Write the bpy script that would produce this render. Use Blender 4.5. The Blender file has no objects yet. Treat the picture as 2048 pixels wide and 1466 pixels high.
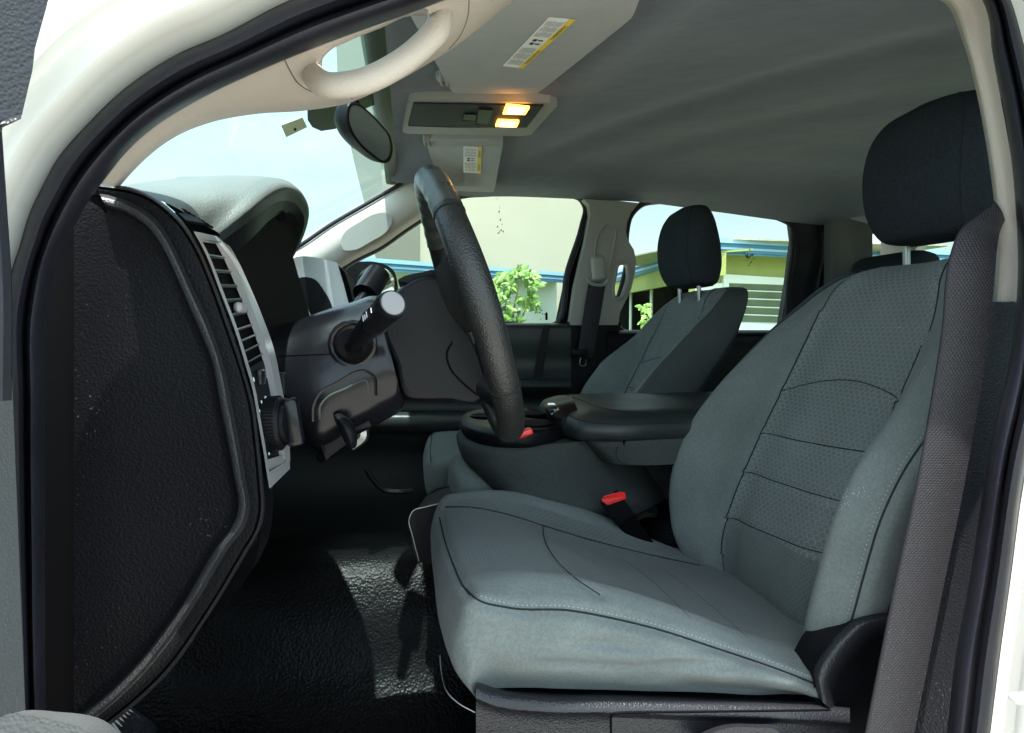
import bpy, bmesh, math, random
from mathutils import Vector, Matrix, noise
from mathutils.bvhtree import BVHTree
from mathutils.geometry import tessellate_polygon
random.seed(7)
R = math.radians
scene = bpy.context.scene
COL = scene.collection
# ------------------------------------------------------------------ camera
YAW, PIT, F = R(8.3), R(3.2), 1400.0
cam_d = bpy.data.cameras.new('camera'); cam = bpy.data.objects.new('camera', cam_d); COL.objects.link(cam)
cam_d.sensor_width = 36; cam_d.lens = 36 * F / 2048; cam_d.clip_start = .02; cam_d.clip_end = 3000
cam.location = (0, 0, 0); cam.rotation_euler = (R(90) - PIT, 0, -YAW)
scene.camera = cam
# ------------------------------------------------------------------ sky, sun, exposure
w = bpy.data.worlds.new('World'); scene.world = w; w.use_nodes = True
SUN = Vector((-.10, -.215, 1)).normalized()
wn = w.node_tree; bg = wn.nodes['Background']
sky = wn.nodes.new('ShaderNodeTexSky'); sky.sky_type = 'NISHITA'; sky.sun_disc = False
sky.sun_elevation = math.asin(SUN.z); sky.sun_rotation = math.atan2(SUN.x, SUN.y)
sky.dust_density = 2.0; sky.ozone_density = 1.0
ctc = wn.nodes.new('ShaderNodeTexCoord'); cno = wn.nodes.new('ShaderNodeTexNoise'); crp = wn.nodes.new('ShaderNodeValToRGB')
cmx = wn.nodes.new('ShaderNodeMix'); cmx.data_type = 'RGBA'
cmap = wn.nodes.new('ShaderNodeMapping'); cmap.inputs['Scale'].default_value = (1, 1, 2.6)
wn.links.new(ctc.outputs['Generated'], cmap.inputs[0]); wn.links.new(cmap.outputs[0], cno.inputs['Vector'])
cno.inputs['Scale'].default_value = 2.2; cno.inputs['Detail'].default_value = 5; cno.inputs['Roughness'].default_value = .55
crp.color_ramp.elements[0].position = .42; crp.color_ramp.elements[0].color = (.40, .40, .40, 1)
crp.color_ramp.elements[1].position = .72; crp.color_ramp.elements[1].color = (.85, .85, .85, 1)
wn.links.new(cno.outputs['Fac'], crp.inputs[0]); wn.links.new(crp.outputs[0], cmx.inputs['Factor'])
wn.links.new(sky.outputs[0], cmx.inputs['A']); cmx.inputs['B'].default_value = (5.8, 7.3, 7.5, 1)
# sky dimmed beyond the truck; boost added behind the camera to fill the cab
csp = wn.nodes.new('ShaderNodeSeparateXYZ'); cmr = wn.nodes.new('ShaderNodeMapRange'); cvm = wn.nodes.new('ShaderNodeVectorMath'); cvm.operation = 'SCALE'
wn.links.new(ctc.outputs['Generated'], csp.inputs[0]); wn.links.new(csp.outputs[1], cmr.inputs['Value']); cmr.interpolation_type = 'SMOOTHSTEP'
cmr.inputs['From Min'].default_value = -.4; cmr.inputs['From Max'].default_value = .75; cmr.inputs['To Min'].default_value = 1.55; cmr.inputs['To Max'].default_value = .66
wn.links.new(cmx.outputs['Result'], cvm.inputs[0]); wn.links.new(cmr.outputs[0], cvm.inputs['Scale'])
wn.links.new(cvm.outputs[0], bg.inputs['Color']); bg.inputs['Strength'].default_value = .11
sd = bpy.data.lights.new('sun', 'SUN'); sd.energy = 4.5; sd.angle = R(.6); sd.color = (1, .96, .88)
so = bpy.data.objects.new('sun', sd); COL.objects.link(so); so.rotation_euler = SUN.to_track_quat('Z', 'Y').to_euler(); so.location = (0, 0, 8)
scene.view_settings.view_transform = 'Standard'; scene.view_settings.look = 'None'
scene.view_settings.gamma = 1; scene.view_settings.exposure = 1.8
scene.render.engine = 'CYCLES'
try:
    scene.cycles.max_bounces = 14; scene.cycles.diffuse_bounces = 7; scene.cycles.transparent_max_bounces = 16
    scene.cycles.sample_clamp_indirect = 6
except Exception: pass
# ------------------------------------------------------------------ helpers
_cp, _sp, _cy, _sy = math.cos(PIT), math.sin(PIT), math.cos(YAW), math.sin(YAW)
FW = Vector((_sy * _cp, _cy * _cp, -_sp)); RT = Vector((_cy, -_sy, 0)); UP = RT.cross(FW)
def ray(px, py): return FW + RT * ((px - 1024) / F) + UP * ((733 - py) / F)
def P(px, py, Y):                     # point of the lateral plane Y seen at photo pixel px, py
    d = ray(px, py); return d * (Y / d.y)
def PL(l, Y=None): return [P(a[0], a[1], a[2] if len(a) > 2 else Y) for a in l]
def PZ(px, py, Z): d = ray(px, py); return d * (Z / d.z)
def cr(pts, n, closed=False):
    pts = [Vector(p) for p in pts]; m = len(pts); out = []
    if m == 2 and not closed: return [pts[0].lerp(pts[1], i / (n - 1)) for i in range(n)]
    segs = m if closed else m - 1
    for i in range(n):
        t = i * segs / (n if closed else n - 1); k = min(int(t), segs - 1); t -= k
        g = (lambda j: pts[j % m]) if closed else (lambda j: pts[j] if 0 <= j < m else (pts[0] * 2 - pts[1] if j < 0 else pts[-1] * 2 - pts[-2]))
        a, b, c, d = g(k - 1), g(k), g(k + 1), g(k + 2)
        # centripetal-ish damping of tangents by segment lengths
        l1 = (b - a).length + 1e-6; l2 = (c - b).length + 1e-6; l3 = (d - c).length + 1e-6
        m1 = ((b - a) / l1 * l2 + (c - b) / l2 * l1) / (l1 + l2) * l2
        m2 = ((c - b) / l2 * l3 + (d - c) / l3 * l2) / (l2 + l3) * l2
        t2, t3 = t * t, t * t * t
        out.append(b * (2 * t3 - 3 * t2 + 1) + m1 * (t3 - 2 * t2 + t) + c * (-2 * t3 + 3 * t2) + m2 * (t3 - t2))
    return out
def lin(pts, n):
    pts = [Vector(p) for p in pts]; L = [0]
    for a, b in zip(pts, pts[1:]): L.append(L[-1] + (b - a).length)
    out = []; k = 0
    for i in range(n):
        s = L[-1] * i / (n - 1)
        while k < len(pts) - 2 and L[k + 1] < s: k += 1
        out.append(pts[k].lerp(pts[k + 1], min(1, max(0, (s - L[k]) / max(1e-9, L[k + 1] - L[k])))))
    return out
class MB:
    def __init__(s): s.v = []; s.f = []; s.m = []; s.uv = []; s.mats = []
    def mi(s, m):
        if m not in s.mats: s.mats.append(m)
        return s.mats.index(m)
    def add(s, vs, fs, m, uvs=None):
        o = len(s.v); s.v += [Vector(v) for v in vs]
        ml = m if isinstance(m, list) else None
        for i, f in enumerate(fs):
            s.f.append(tuple(o + k for k in f)); s.m.append(s.mi(ml[i] if ml else m))
            s.uv.append([uvs[k] for k in f] if uvs else [(0, 0)] * len(f))
        return s
    def bvh(s, n=None): return BVHTree.FromPolygons(s.v, s.f if n is None else s.f[:n])
    def moved(s, d, fn=None):
        t = MB(); t.v = [(fn(v) if fn else v) + Vector(d) for v in s.v]; t.f = list(s.f); t.m = list(s.m); t.uv = list(s.uv); t.mats = list(s.mats); return t
    def build(s, name, parent=None, label=None, ang=40, bevel=0, **kw):
        me = bpy.data.meshes.new(name); me.from_pydata(s.v, [], s.f); me.validate(verbose=False)
        for m in s.mats: me.materials.append(MAT[m])
        if len(me.polygons) == len(s.f):
            me.polygons.foreach_set('material_index', s.m)
            ul = me.uv_layers.new(name='uv').data; k = 0
            for q in s.uv:
                for c in q: ul[k].uv = c; k += 1
        else:
            idx = {tuple(sorted(f)): i for i, f in enumerate(s.f)}; ul = me.uv_layers.new(name='uv').data
            for p in me.polygons:
                i = idx.get(tuple(sorted(p.vertices)))
                if i is not None: p.material_index = s.m[i]
        me.polygons.foreach_set('use_smooth', [True] * len(me.polygons))
        try: me.set_sharp_from_angle(angle=R(ang))
        except Exception: pass
        o = bpy.data.objects.new(name, me); COL.objects.link(o)
        if bevel:
            b = o.modifiers.new('bevel', 'BEVEL'); b.width = bevel; b.segments = 3; b.limit_method = 'ANGLE'; b.angle_limit = R(50); b.harden_normals = True
        if parent:
            o.parent = parent; o.matrix_parent_inverse = Matrix.Translation(-parent.location) if parent.type == 'EMPTY' else Matrix()
        if label: o['label'] = label
        for k, v in kw.items(): o[k] = v
        return o
def grid(mb, G, m, closed_u=False, mf=None, flip=False, uvs=None):
    nv, nu = len(G), len(G[0]); vs = [p for r_ in G for p in r_]; fs = []; ml = []; uu = []
    ul = [[0] * nu for _ in range(nv)]
    for j in range(nv):
        for i in range(nu):
            a = ul[j][i - 1] if i else (0, 0)
            x = a[0] + (G[j][i] - G[j][i - 1]).length if i else 0
            y = ul[j - 1][i][1] + (G[j][i] - G[j - 1][i]).length if j else 0
            ul[j][i] = (x, y)
    c = nu // 2
    for j in range(nv):
        x0 = ul[j][c][0]; y0 = ul[j][c][1]
        for i in range(nu): uu.append((ul[j][i][0] - x0, ul[j][i][1] * .0 + y0))
    U = nu if closed_u else nu - 1
    for j in range(nv - 1):
        for i in range(U):
            i2 = (i + 1) % nu; f = (j * nu + i, j * nu + i2, (j + 1) * nu + i2, (j + 1) * nu + i)
            if flip: f = f[::-1]
            fs.append(f); ml.append(mf(i / U, j / (nv - 1)) if mf else m)
    mb.add(vs, fs, ml, uu); return G
def surf(rows, nu, nv, closed_u=False):
    A = [cr(r_, nu, closed_u) for r_ in rows]
    C = [cr([A[j][i] for j in range(len(A))], nv) for i in range(nu)]
    return [[C[i][j] for i in range(nu)] for j in range(nv)]
def patch(mb, rows, nu, nv, m, **kw):
    th = kw.pop('thick', None); cut = kw.pop('cut', None)
    G = surf(rows, nu, nv)
    if cut is None: grid(mb, G, m, **kw)
    else:
        n0 = len(mb.f); grid(mb, G, m, **kw)
        keep = [i for i in range(n0, len(mb.f)) if not cut(sum((mb.v[k] for k in mb.f[i]), Vector()) / 4)]
        mb.f = mb.f[:n0] + [mb.f[i] for i in keep]; mb.m = mb.m[:n0] + [mb.m[i] for i in keep]; mb.uv = mb.uv[:n0] + [mb.uv[i] for i in keep]
    if th is not None:
        d = Vector(th); H = [[p + d for p in r_] for r_ in G]; n0 = len(mb.f); grid(mb, H, m, flip=True)
        if cut:
            keep = [i for i in range(n0, len(mb.f)) if not cut(sum((mb.v[k] for k in mb.f[i]), Vector()) / 4 - d)]
            mb.f = mb.f[:n0] + [mb.f[i] for i in keep]; mb.m = mb.m[:n0] + [mb.m[i] for i in keep]; mb.uv = mb.uv[:n0] + [mb.uv[i] for i in keep]
        for a, b in ((G[0], H[0]), (G[-1], H[-1]), ([r_[0] for r_ in G], [r_[0] for r_ in H]), ([r_[-1] for r_ in G], [r_[-1] for r_ in H])):
            grid(mb, [a, b], m)
    return G
def loft(mb, rings, nu, nv, m, cap=True, mf=None):
    G = surf(rings, nu, nv, True); grid(mb, G, m, closed_u=True, mf=mf)
    if cap:
        for r_ in (G[0], G[-1]):
            c = sum(r_, Vector()) / len(r_); mid = [p.lerp(c, .5) for p in r_]
            mb.add(r_ + mid + [c], [(i, (i + 1) % nu, nu + (i + 1) % nu, nu + i) for i in range(nu)] + [(nu + i, nu + (i + 1) % nu, 2 * nu) for i in range(nu)], m)
    return G
def tube(mb, pts, r, m, seg=10, n=None, closed=False, flat=None, up=(0, 0, 1), caps=True):
    pts = cr(pts, n, closed) if n else [Vector(p) for p in pts]; N = len(pts); vs = []; fs = []
    ref = Vector(up)
    for i, p in enumerate(pts):
        t = (pts[(i + 1) % N] - pts[i - 1]) if closed else (pts[min(i + 1, N - 1)] - pts[max(i - 1, 0)])
        t.normalize(); a = ref - t * ref.dot(t)
        if a.length < 1e-4: a = Vector((1, 0, 0)) - t * t.x
        a.normalize(); b = t.cross(a)
        if not flat: ref = a
        rr = r(i / (N - 1)) if callable(r) else r; ra, rb = (rr * flat[0], rr * flat[1]) if flat else (rr, rr)
        for k in range(seg):
            q = 2 * math.pi * k / seg; vs.append(p + a * (ra * math.cos(q)) + b * (rb * math.sin(q)))
    for i in range(N if closed else N - 1):
        j = (i + 1) % N
        for k in range(seg): fs.append((i * seg + k, i * seg + (k + 1) % seg, j * seg + (k + 1) % seg, j * seg + k))
    if caps and not closed: fs += [tuple(range(seg))[::-1], tuple((N - 1) * seg + k for k in range(seg))]
    uvs = [((k % seg) / seg * 6.28 * (r(0.5) if callable(r) else r), (k // seg) * .01) for k in range(len(vs))]
    mb.add(vs, fs, m, uvs)
def plate(mb, pts, d, m, holes=(), side=None):
    d = Vector(d); loops = [[Vector(p) for p in pts]] + [[Vector(p) for p in h] for h in holes]
    flat = [p for l in loops for p in l]; tris = tessellate_polygon(loops); n = len(flat)
    fs = [tuple(t) for t in tris] + [tuple(n + k for k in t[::-1]) for t in tris]
    o = 0
    for l in loops:
        k = len(l)
        for i in range(k): a, b = o + i, o + (i + 1) % k; fs.append((a, b, n + b, n + a))
        o += k
    mb.add(flat + [p + d for p in flat], fs, [m] * (2 * len(tris)) + [side or m] * (len(fs) - 2 * len(tris)))
def rbox(mb, c, s, m, r=.004, rot=None, seg=3):
    bm = bmesh.new(); bmesh.ops.create_cube(bm, size=1)
    for v in bm.verts: v.co = Vector((v.co.x * s[0], v.co.y * s[1], v.co.z * s[2]))
    if r: bmesh.ops.bevel(bm, geom=bm.edges[:], offset=min(r, min(s) * .49), segments=seg, profile=.5, affect='EDGES')
    M = rot.to_matrix() if hasattr(rot, 'to_matrix') else (rot or Matrix.Identity(3))
    bm.verts.ensure_lookup_table()
    mb.add([M @ v.co + Vector(c) for v in bm.verts], [tuple(v.index for v in f.verts) for f in bm.faces], m); bm.free()
def frame3(z, x=(1, 0, 0)):
    z = Vector(z).normalized(); x = Vector(x); x = (x - z * x.dot(z)).normalized(); y = z.cross(x)
    return Matrix((x, y, z)).transposed()
def disc(mb, c, n, r, h, m, seg=28, r2=None):
    M = frame3(n); c = Vector(c); r2 = r if r2 is None else r2
    vs = [c + M @ Vector((r * math.cos(t), r * math.sin(t), 0)) for t in [2 * math.pi * k / seg for k in range(seg)]]
    vs += [c + M @ Vector((r2 * math.cos(t), r2 * math.sin(t), h)) for t in [2 * math.pi * k / seg for k in range(seg)]]
    mb.add(vs, [tuple(range(seg))[::-1], tuple(range(seg, 2 * seg))] + [(k, (k + 1) % seg, seg + (k + 1) % seg, seg + k) for k in range(seg)], m)
def cast(bv, px, py):
    d = ray(px, py).normalized(); h = bv.ray_cast(Vector((0, 0, 0)), d)
    return (h[0], h[1] if h[1].dot(d) < 0 else -h[1]) if h[0] is not None else (None, None)
def seam(mb, bv, px, r, m, n=60, lift=0.0, dash=None, smooth=True):
    q = [Vector((a, b, 0)) for a, b in px]; q = cr(q, n) if smooth and len(q) > 2 else lin(q, n)
    run = []; prev = None
    for p in q:
        h, nn = cast(bv, p.x, p.y)
        if h is None or (prev is not None and (h - prev).length > .03):
            if len(run) > 2: stitch(mb, run, r, m, dash)
            run = []
            if h is None: prev = None; continue
        prev = h; run.append(h + nn * lift)
    if len(run) > 2: stitch(mb, run, r, m, dash)
def stitch(mb, run, r, m, dash=None):
    if not dash: tube(mb, run, r, m, seg=5); return
    L = sum((b - a).length for a, b in zip(run, run[1:])); n = max(4, int(L / dash)); q = lin(run, n * 3)
    for i in range(n): tube(mb, q[i * 3:i * 3 + 2], r, m, seg=4)
# ------------------------------------------------------------------ materials
MAT = {}
def hexfac(nt, scale, width):
    N, L = nt.nodes, nt.links
    uv = N.new('ShaderNodeUVMap'); uv.uv_map = 'uv'
    sc = N.new('ShaderNodeVectorMath'); sc.operation = 'MULTIPLY'; sc.inputs[1].default_value = scale; L.new(uv.outputs[0], sc.inputs[0])
    def cell(off):
        a = N.new('ShaderNodeVectorMath'); a.operation = 'ADD'; a.inputs[1].default_value = off; L.new(sc.outputs[0], a.inputs[0])
        mo = N.new('ShaderNodeVectorMath'); mo.operation = 'WRAP'; mo.inputs[1].default_value = (.5, .866, 1); mo.inputs[2].default_value = (-.5, -.866, -1)
        L.new(a.outputs[0], mo.inputs[0])
        ab = N.new('ShaderNodeVectorMath'); ab.operation = 'ABSOLUTE'; L.new(mo.outputs[0], ab.inputs[0])
        dt = N.new('ShaderNodeVectorMath'); dt.operation = 'DOT_PRODUCT'; dt.inputs[1].default_value = (.5, .866, 0); L.new(ab.outputs[0], dt.inputs[0])
        sp = N.new('ShaderNodeSeparateXYZ'); L.new(ab.outputs[0], sp.inputs[0])
        mx = N.new('ShaderNodeMath'); mx.operation = 'MAXIMUM'; L.new(dt.outputs['Value'], mx.inputs[0]); L.new(sp.outputs[0], mx.inputs[1]); return mx
    a, b = cell((0, 0, 0)), cell((.5, .866, 0))
    mn = N.new('ShaderNodeMath'); mn.operation = 'MINIMUM'; L.new(a.outputs[0], mn.inputs[0]); L.new(b.outputs[0], mn.inputs[1])
    mr = N.new('ShaderNodeMapRange'); mr.interpolation_type = 'SMOOTHSTEP'
    mr.inputs['From Min'].default_value = .5 - width; mr.inputs['From Max'].default_value = .5; L.new(mn.outputs[0], mr.inputs['Value']); return mr.outputs[0]
def mat(name, col, rough=.5, bump=None, var=0, hexa=None, spec=.5, metal=0, coat=0, emit=None, sheen=0, var_scale=6, rvar=0, mottle=None, speck=None):
    m = bpy.data.materials.new(name); m.use_nodes = True; nt = m.node_tree; N, L = nt.nodes, nt.links; b = N['Principled BSDF']
    b.inputs['Base Color'].default_value = (*col, 1); b.inputs['Roughness'].default_value = rough; b.inputs['Metallic'].default_value = metal
    b.inputs['Specular IOR Level'].default_value = spec; b.inputs['Coat Weight'].default_value = coat; b.inputs['Sheen Weight'].default_value = sheen
    if emit: b.inputs['Emission Color'].default_value = (*emit[0], 1); b.inputs['Emission Strength'].default_value = emit[1]
    tc = N.new('ShaderNodeTexCoord'); out = None
    if var or rvar:
        n = N.new('ShaderNodeTexNoise'); n.inputs['Scale'].default_value = var_scale; n.inputs['Detail'].default_value = 6; L.new(tc.outputs['Object'], n.inputs[0])
        if var:
            mr = N.new('ShaderNodeMapRange'); mr.inputs['From Min'].default_value = .3; mr.inputs['From Max'].default_value = .7
            mr.inputs['To Min'].default_value = 1 - var; mr.inputs['To Max'].default_value = 1 + var; L.new(n.outputs['Fac'], mr.inputs['Value'])
            vm = N.new('ShaderNodeVectorMath'); vm.operation = 'SCALE'; vm.inputs[0].default_value = col; L.new(mr.outputs[0], vm.inputs['Scale'])
            out = vm.outputs[0]
            if mottle:
                n2 = N.new('ShaderNodeTexNoise'); n2.inputs['Scale'].default_value = mottle[0]; n2.inputs['Detail'].default_value = 2; L.new(tc.outputs['Object'], n2.inputs[0])
                m3 = N.new('ShaderNodeMapRange'); m3.inputs['From Min'].default_value = .3; m3.inputs['From Max'].default_value = .7
                m3.inputs['To Min'].default_value = 1 - mottle[1]; m3.inputs['To Max'].default_value = 1 + mottle[1]; L.new(n2.outputs['Fac'], m3.inputs['Value'])
                v2 = N.new('ShaderNodeVectorMath'); v2.operation = 'SCALE'; L.new(out, v2.inputs[0]); L.new(m3.outputs[0], v2.inputs['Scale']); out = v2.outputs[0]
        if rvar:
            m2 = N.new('ShaderNodeMapRange'); m2.inputs['From Min'].default_value = .3; m2.inputs['From Max'].default_value = .7
            m2.inputs['To Min'].default_value = rough - rvar; m2.inputs['To Max'].default_value = rough + rvar; L.new(n.outputs['Fac'], m2.inputs['Value'])
            L.new(m2.outputs[0], b.inputs['Roughness'])
    if speck:
        n4 = N.new('ShaderNodeTexVoronoi'); n4.inputs['Scale'].default_value = speck[0]; L.new(tc.outputs['Object'], n4.inputs['Vector'])
        n5 = N.new('ShaderNodeTexNoise'); n5.inputs['Scale'].default_value = 11; n5.inputs['Detail'].default_value = 4; L.new(tc.outputs['Object'], n5.inputs[0])
        m5 = N.new('ShaderNodeMapRange'); m5.inputs['From Min'].default_value = .42; m5.inputs['From Max'].default_value = .75; m5.inputs['To Min'].default_value = .0; m5.inputs['To Max'].default_value = speck[1]; L.new(n5.outputs['Fac'], m5.inputs['Value'])
        lt = N.new('ShaderNodeMath'); lt.operation = 'LESS_THAN'; L.new(n4.outputs['Distance'], lt.inputs[0]); L.new(m5.outputs[0], lt.inputs[1])
        ml_ = N.new('ShaderNodeMath'); ml_.operation = 'MULTIPLY'; ml_.inputs[1].default_value = speck[2]; L.new(lt.outputs[0], ml_.inputs[0])
        mz = N.new('ShaderNodeMix'); mz.data_type = 'RGBA'; L.new(ml_.outputs[0], mz.inputs['Factor'])
        if out: L.new(out, mz.inputs['A'])
        else: mz.inputs['A'].default_value = (*col, 1)
        mz.inputs['B'].default_value = (.35, .34, .31, 1); out = mz.outputs['Result']
    prev = None
    if hexa:
        h = hexfac(nt, hexa[0], hexa[1])
        mx = N.new('ShaderNodeMix'); mx.data_type = 'RGBA'; L.new(h, mx.inputs['Factor'])
        if out: L.new(out, mx.inputs['A'])
        else: mx.inputs['A'].default_value = (*col, 1)
        mx.inputs['B'].default_value = (*hexa[2], 1); out = mx.outputs['Result']
        bp = N.new('ShaderNodeBump'); bp.inputs['Strength'].default_value = .6; bp.inputs['Distance'].default_value = .0012; L.new(h, bp.inputs['Height']); prev = bp
    for bm_ in ([bump] if bump and not isinstance(bump, list) else (bump or [])):
        kind, sc, dist = bm_[:3]
        if kind == 'v': t = N.new('ShaderNodeTexVoronoi'); t.feature = 'SMOOTH_F1'; t.inputs['Smoothness'].default_value = .6; o_ = t.outputs['Distance']
        else: t = N.new('ShaderNodeTexNoise'); t.inputs['Detail'].default_value = 3; o_ = t.outputs['Fac']
        t.inputs['Scale'].default_value = sc
        src = tc.outputs['Object']
        if len(bm_) > 3:
            mp = N.new('ShaderNodeMapping'); mp.inputs['Scale'].default_value = bm_[3]; L.new(src, mp.inputs[0]); src = mp.outputs[0]
        L.new(src, t.inputs['Vector'])
        bp = N.new('ShaderNodeBump'); bp.inputs['Strength'].default_value = 1; bp.inputs['Distance'].default_value = dist; L.new(o_, bp.inputs['Height'])
        if prev: L.new(prev.outputs[0], bp.inputs['Normal'])
        prev = bp
    if prev: L.new(prev.outputs[0], b.inputs['Normal'])
    if out: L.new(out, b.inputs['Base Color'])
    MAT[name] = m; return m
FAB = (.106, .121, .119)
mat('fabric', FAB, .9, [('n', 420, .0004), ('n', 9, .005), ('n', 30, .0016)], var=.13, sheen=.06, var_scale=9, mottle=(300, .12), spec=.2)
mat('fabric_hex', FAB, .9, [('n', 420, .0003), ('n', 12, .003)], var=.12, hexa=((72, 118, 0), .13, (.175, .195, .19)), sheen=.06, var_scale=8, mottle=(300, .15), spec=.2)
mat('fabric_mid', (.088, .103, .102), .9, [('n', 420, .0003), ('n', 10, .005)], var=.12, hexa=((110, 180, 0), .14, (.118, .134, .131)), sheen=.06, var_scale=8, mottle=(300, .15), spec=.2)
mat('fabric_shaded', (.042, .048, .048), .9, [('n', 420, .0004), ('n', 9, .004)], var=.12, mottle=(300, .12), spec=.2)  # same seat cloth, with the shade of the inboard side put into its colour
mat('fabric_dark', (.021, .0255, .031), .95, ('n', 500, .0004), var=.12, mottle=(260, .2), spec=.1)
mat('console_cloth', (.034, .039, .039), .85, [('n', 420, .0003), ('n', 8, .004)], var=.12, mottle=(260, .15), spec=.25)
mat('seam_dark', (.016, .02, .02), .9, spec=.1)
mat('thread', (.22, .26, .25), .8)
mat('thread_dark', (.03, .035, .035), .8)
mat('leather', (.014, .018, .018), .42, ('v', 520, .0003), rvar=.06, var=.1, spec=.35)
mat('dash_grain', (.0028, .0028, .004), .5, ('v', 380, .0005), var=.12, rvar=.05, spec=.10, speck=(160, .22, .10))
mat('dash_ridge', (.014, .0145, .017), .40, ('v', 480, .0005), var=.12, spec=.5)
mat('dash_top', (.095, .10, .093), .5, ('v', 420, .0004), var=.08, spec=.5)  # black dash plastic with its sunlit glare put into a pale colour
mat('plastic', (.004, .0043, .0055), .40, ('v', 700, .0003), rvar=.07, spec=.14)
mat('plastic_gloss', (.004, .004, .0055), .24, ('n', 60, .0002), rvar=.05, spec=.26)
mat('plastic_grain', (.011, .0115, .0145), .38, ('v', 420, .0006), var=.1, spec=.35, speck=(180, .25, .10))
mat('panel_black', (.01, .012, .018), .6, spec=.25)
mat('black', (.002, .002, .0025), .7, spec=.05)
mat('rubber', (.007, .0075, .012), .45, ('n', 260, .0003), var=.2, rvar=.12, spec=.3, speck=(200, .22, .08))
mat('wheel_leather', (.014, .0145, .014), .36, ('v', 430, .0007), rvar=.1, var=.25, var_scale=18, spec=.4)
mat('wheel_smooth', (.04, .042, .036), .33, ('v', 600, .0004), rvar=.1, var=.25, var_scale=25)
mat('beige', (.38, .335, .29), .55, ('v', 500, .0003), var=.03)
mat('grey_trim', (.24, .235, .21), .6, ('n', 500, .0003), var=.04)
mat('trim_dark', (.10, .10, .092), .7, ('n', 500, .0003), var=.05)  # darker copy of the grey trim: rear pillar shade painted in; also trim seams
mat('headliner', (.055, .071, .083), .95, [('n', 700, .0006), ('n', 6, .006)], var=.06, sheen=.2, var_scale=40)
mat('visor_cloth', (.25, .255, .24), .9, [('n', 600, .0005)], var=.04, sheen=.1, var_scale=30)
mat('white_paint', (.66, .67, .64), .22, ('n', 5, .002), coat=.6)
mat('silver', (.50, .51, .53), .36, ('n', 300, .0001), metal=.7)
mat('chrome', (.75, .77, .8), .12, metal=1)
mat('dull_metal', (.3, .31, .32), .35, metal=1)
mat('cap_grey', (.20, .195, .20), .45)
mat('webbing', (.0055, .0045, .0066), .48, None, var=.1, sheen=.08, spec=.35, speck=(260, .30, .12), hexa=((230, 300, 0), .30, (.013, .011, .015)), var_scale=9)
mat('webbing_edge', (.012, .011, .015), .6, spec=.2)
mat('vinyl_floor', (.0012, .0012, .0015), .42, [('v', 190, .0011), ('n', 30, .002)], rvar=.10, spec=.10, var=.3)
mat('red', (.65, .02, .02), .3)
mat('label_white', (.70, .71, .66), .6)
mat('label_yellow', (.75, .52, .03), .55)
mat('ink', (.03, .03, .03), .7)
mat('ink_grey', (.30, .31, .30), .7)
mat('white_mark', (.7, .72, .74), .5)
mat('lamp_amber', (.9, .45, .12), .4, emit=((1, .40, .05), 2.2))
mat('lamp_core', (.9, .7, .4), .4, emit=((1, .72, .30), 3.6))
mat('door_grey', (.065, .07, .073), .55, ('v', 420, .0004), var=.06)
mat('mirror', (.8, .82, .82), .03, metal=1)
mat('frit', (.02, .025, .02), .5)
mat('sticker', (.55, .56, .33), .6)
mat('bug', (.05, .05, .04), .7)
mat('concrete', (.42, .40, .36), .9, ('n', 20, .01), var=.12, var_scale=3)
mat('grass', (.07, .12, .03), .95, ('n', 40, .03), var=.4, var_scale=8)
mat('cream_wall', (.41, .39, .325), .85, ('n', 3, .003), var=.05, var_scale=.5)
mat('shaded_wall', (.17, .175, .15), .85, ('n', 3, .003), var=.05, var_scale=.5)  # left end of the cream building, shade painted in as olive grey
mat('house_white', (.62, .66, .60), .8, ('n', 30, .005), var=.06, var_scale=2)
mat('lime', (.33, .37, .12), .8, ('n', 30, .004), var=.05, var_scale=3)
mat('blue_fascia', (.06, .24, .42), .45, var=.08, var_scale=2)
mat('blue_light', (.30, .50, .66), .4, var=.05, var_scale=2)
mat('shade_inside', (.012, .013, .011), .9, spec=.1)  # porch shade put into a near-black wall colour
mat('jalousie', (.13, .16, .11), .25, var=.15, var_scale=4)
mat('white_frame', (.78, .82, .80), .5)
mat('roof_tile', (.42, .40, .33), .9, ('n', 10, .02), var=.15)
mat('leaf', (.085, .19, .03), .55, var=.35, var_scale=5)
mat('leaf2', (.15, .27, .05), .55, var=.25, var_scale=5)
mat('bark', (.12, .09, .06), .9, ('n', 30, .01))
def glass(name, tint, refl=.05):
    m = bpy.data.materials.new(name); m.use_nodes = True; nt = m.node_tree; N, L = nt.nodes, nt.links; N.remove(N['Principled BSDF'])
    t = N.new('ShaderNodeBsdfTransparent'); t.inputs[0].default_value = (*tint, 1); g = N.new('ShaderNodeBsdfGlossy'); g.inputs['Roughness'].default_value = .02
    fr = N.new('ShaderNodeFresnel'); fr.inputs[0].default_value = 1.45; mu = N.new('ShaderNodeMath'); mu.operation = 'MULTIPLY'; mu.inputs[1].default_value = .05
    mx = N.new('ShaderNodeMixShader'); L.new(fr.outputs[0], mu.inputs[0]); L.new(mu.outputs[0], mx.inputs[0]); L.new(t.outputs[0], mx.inputs[1]); L.new(g.outputs[0], mx.inputs[2])
    L.new(mx.outputs[0], N['Material Output'].inputs[0]); MAT[name] = m
glass('windscreen_glass', (.74, .92, .93)); glass('side_glass', (.80, .84, .80))
def tag(o, label, cat, group=None):
    o['label'] = label; o['category'] = cat
    if group: o['group'] = group
    return o
def empty(name, loc, parent=None):
    o = bpy.data.objects.new(name, None); COL.objects.link(o); o.location = loc; o.empty_display_size = .1
    if parent: o.parent = parent; o.matrix_parent_inverse = Matrix.Translation(-parent.location)
    return o
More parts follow.
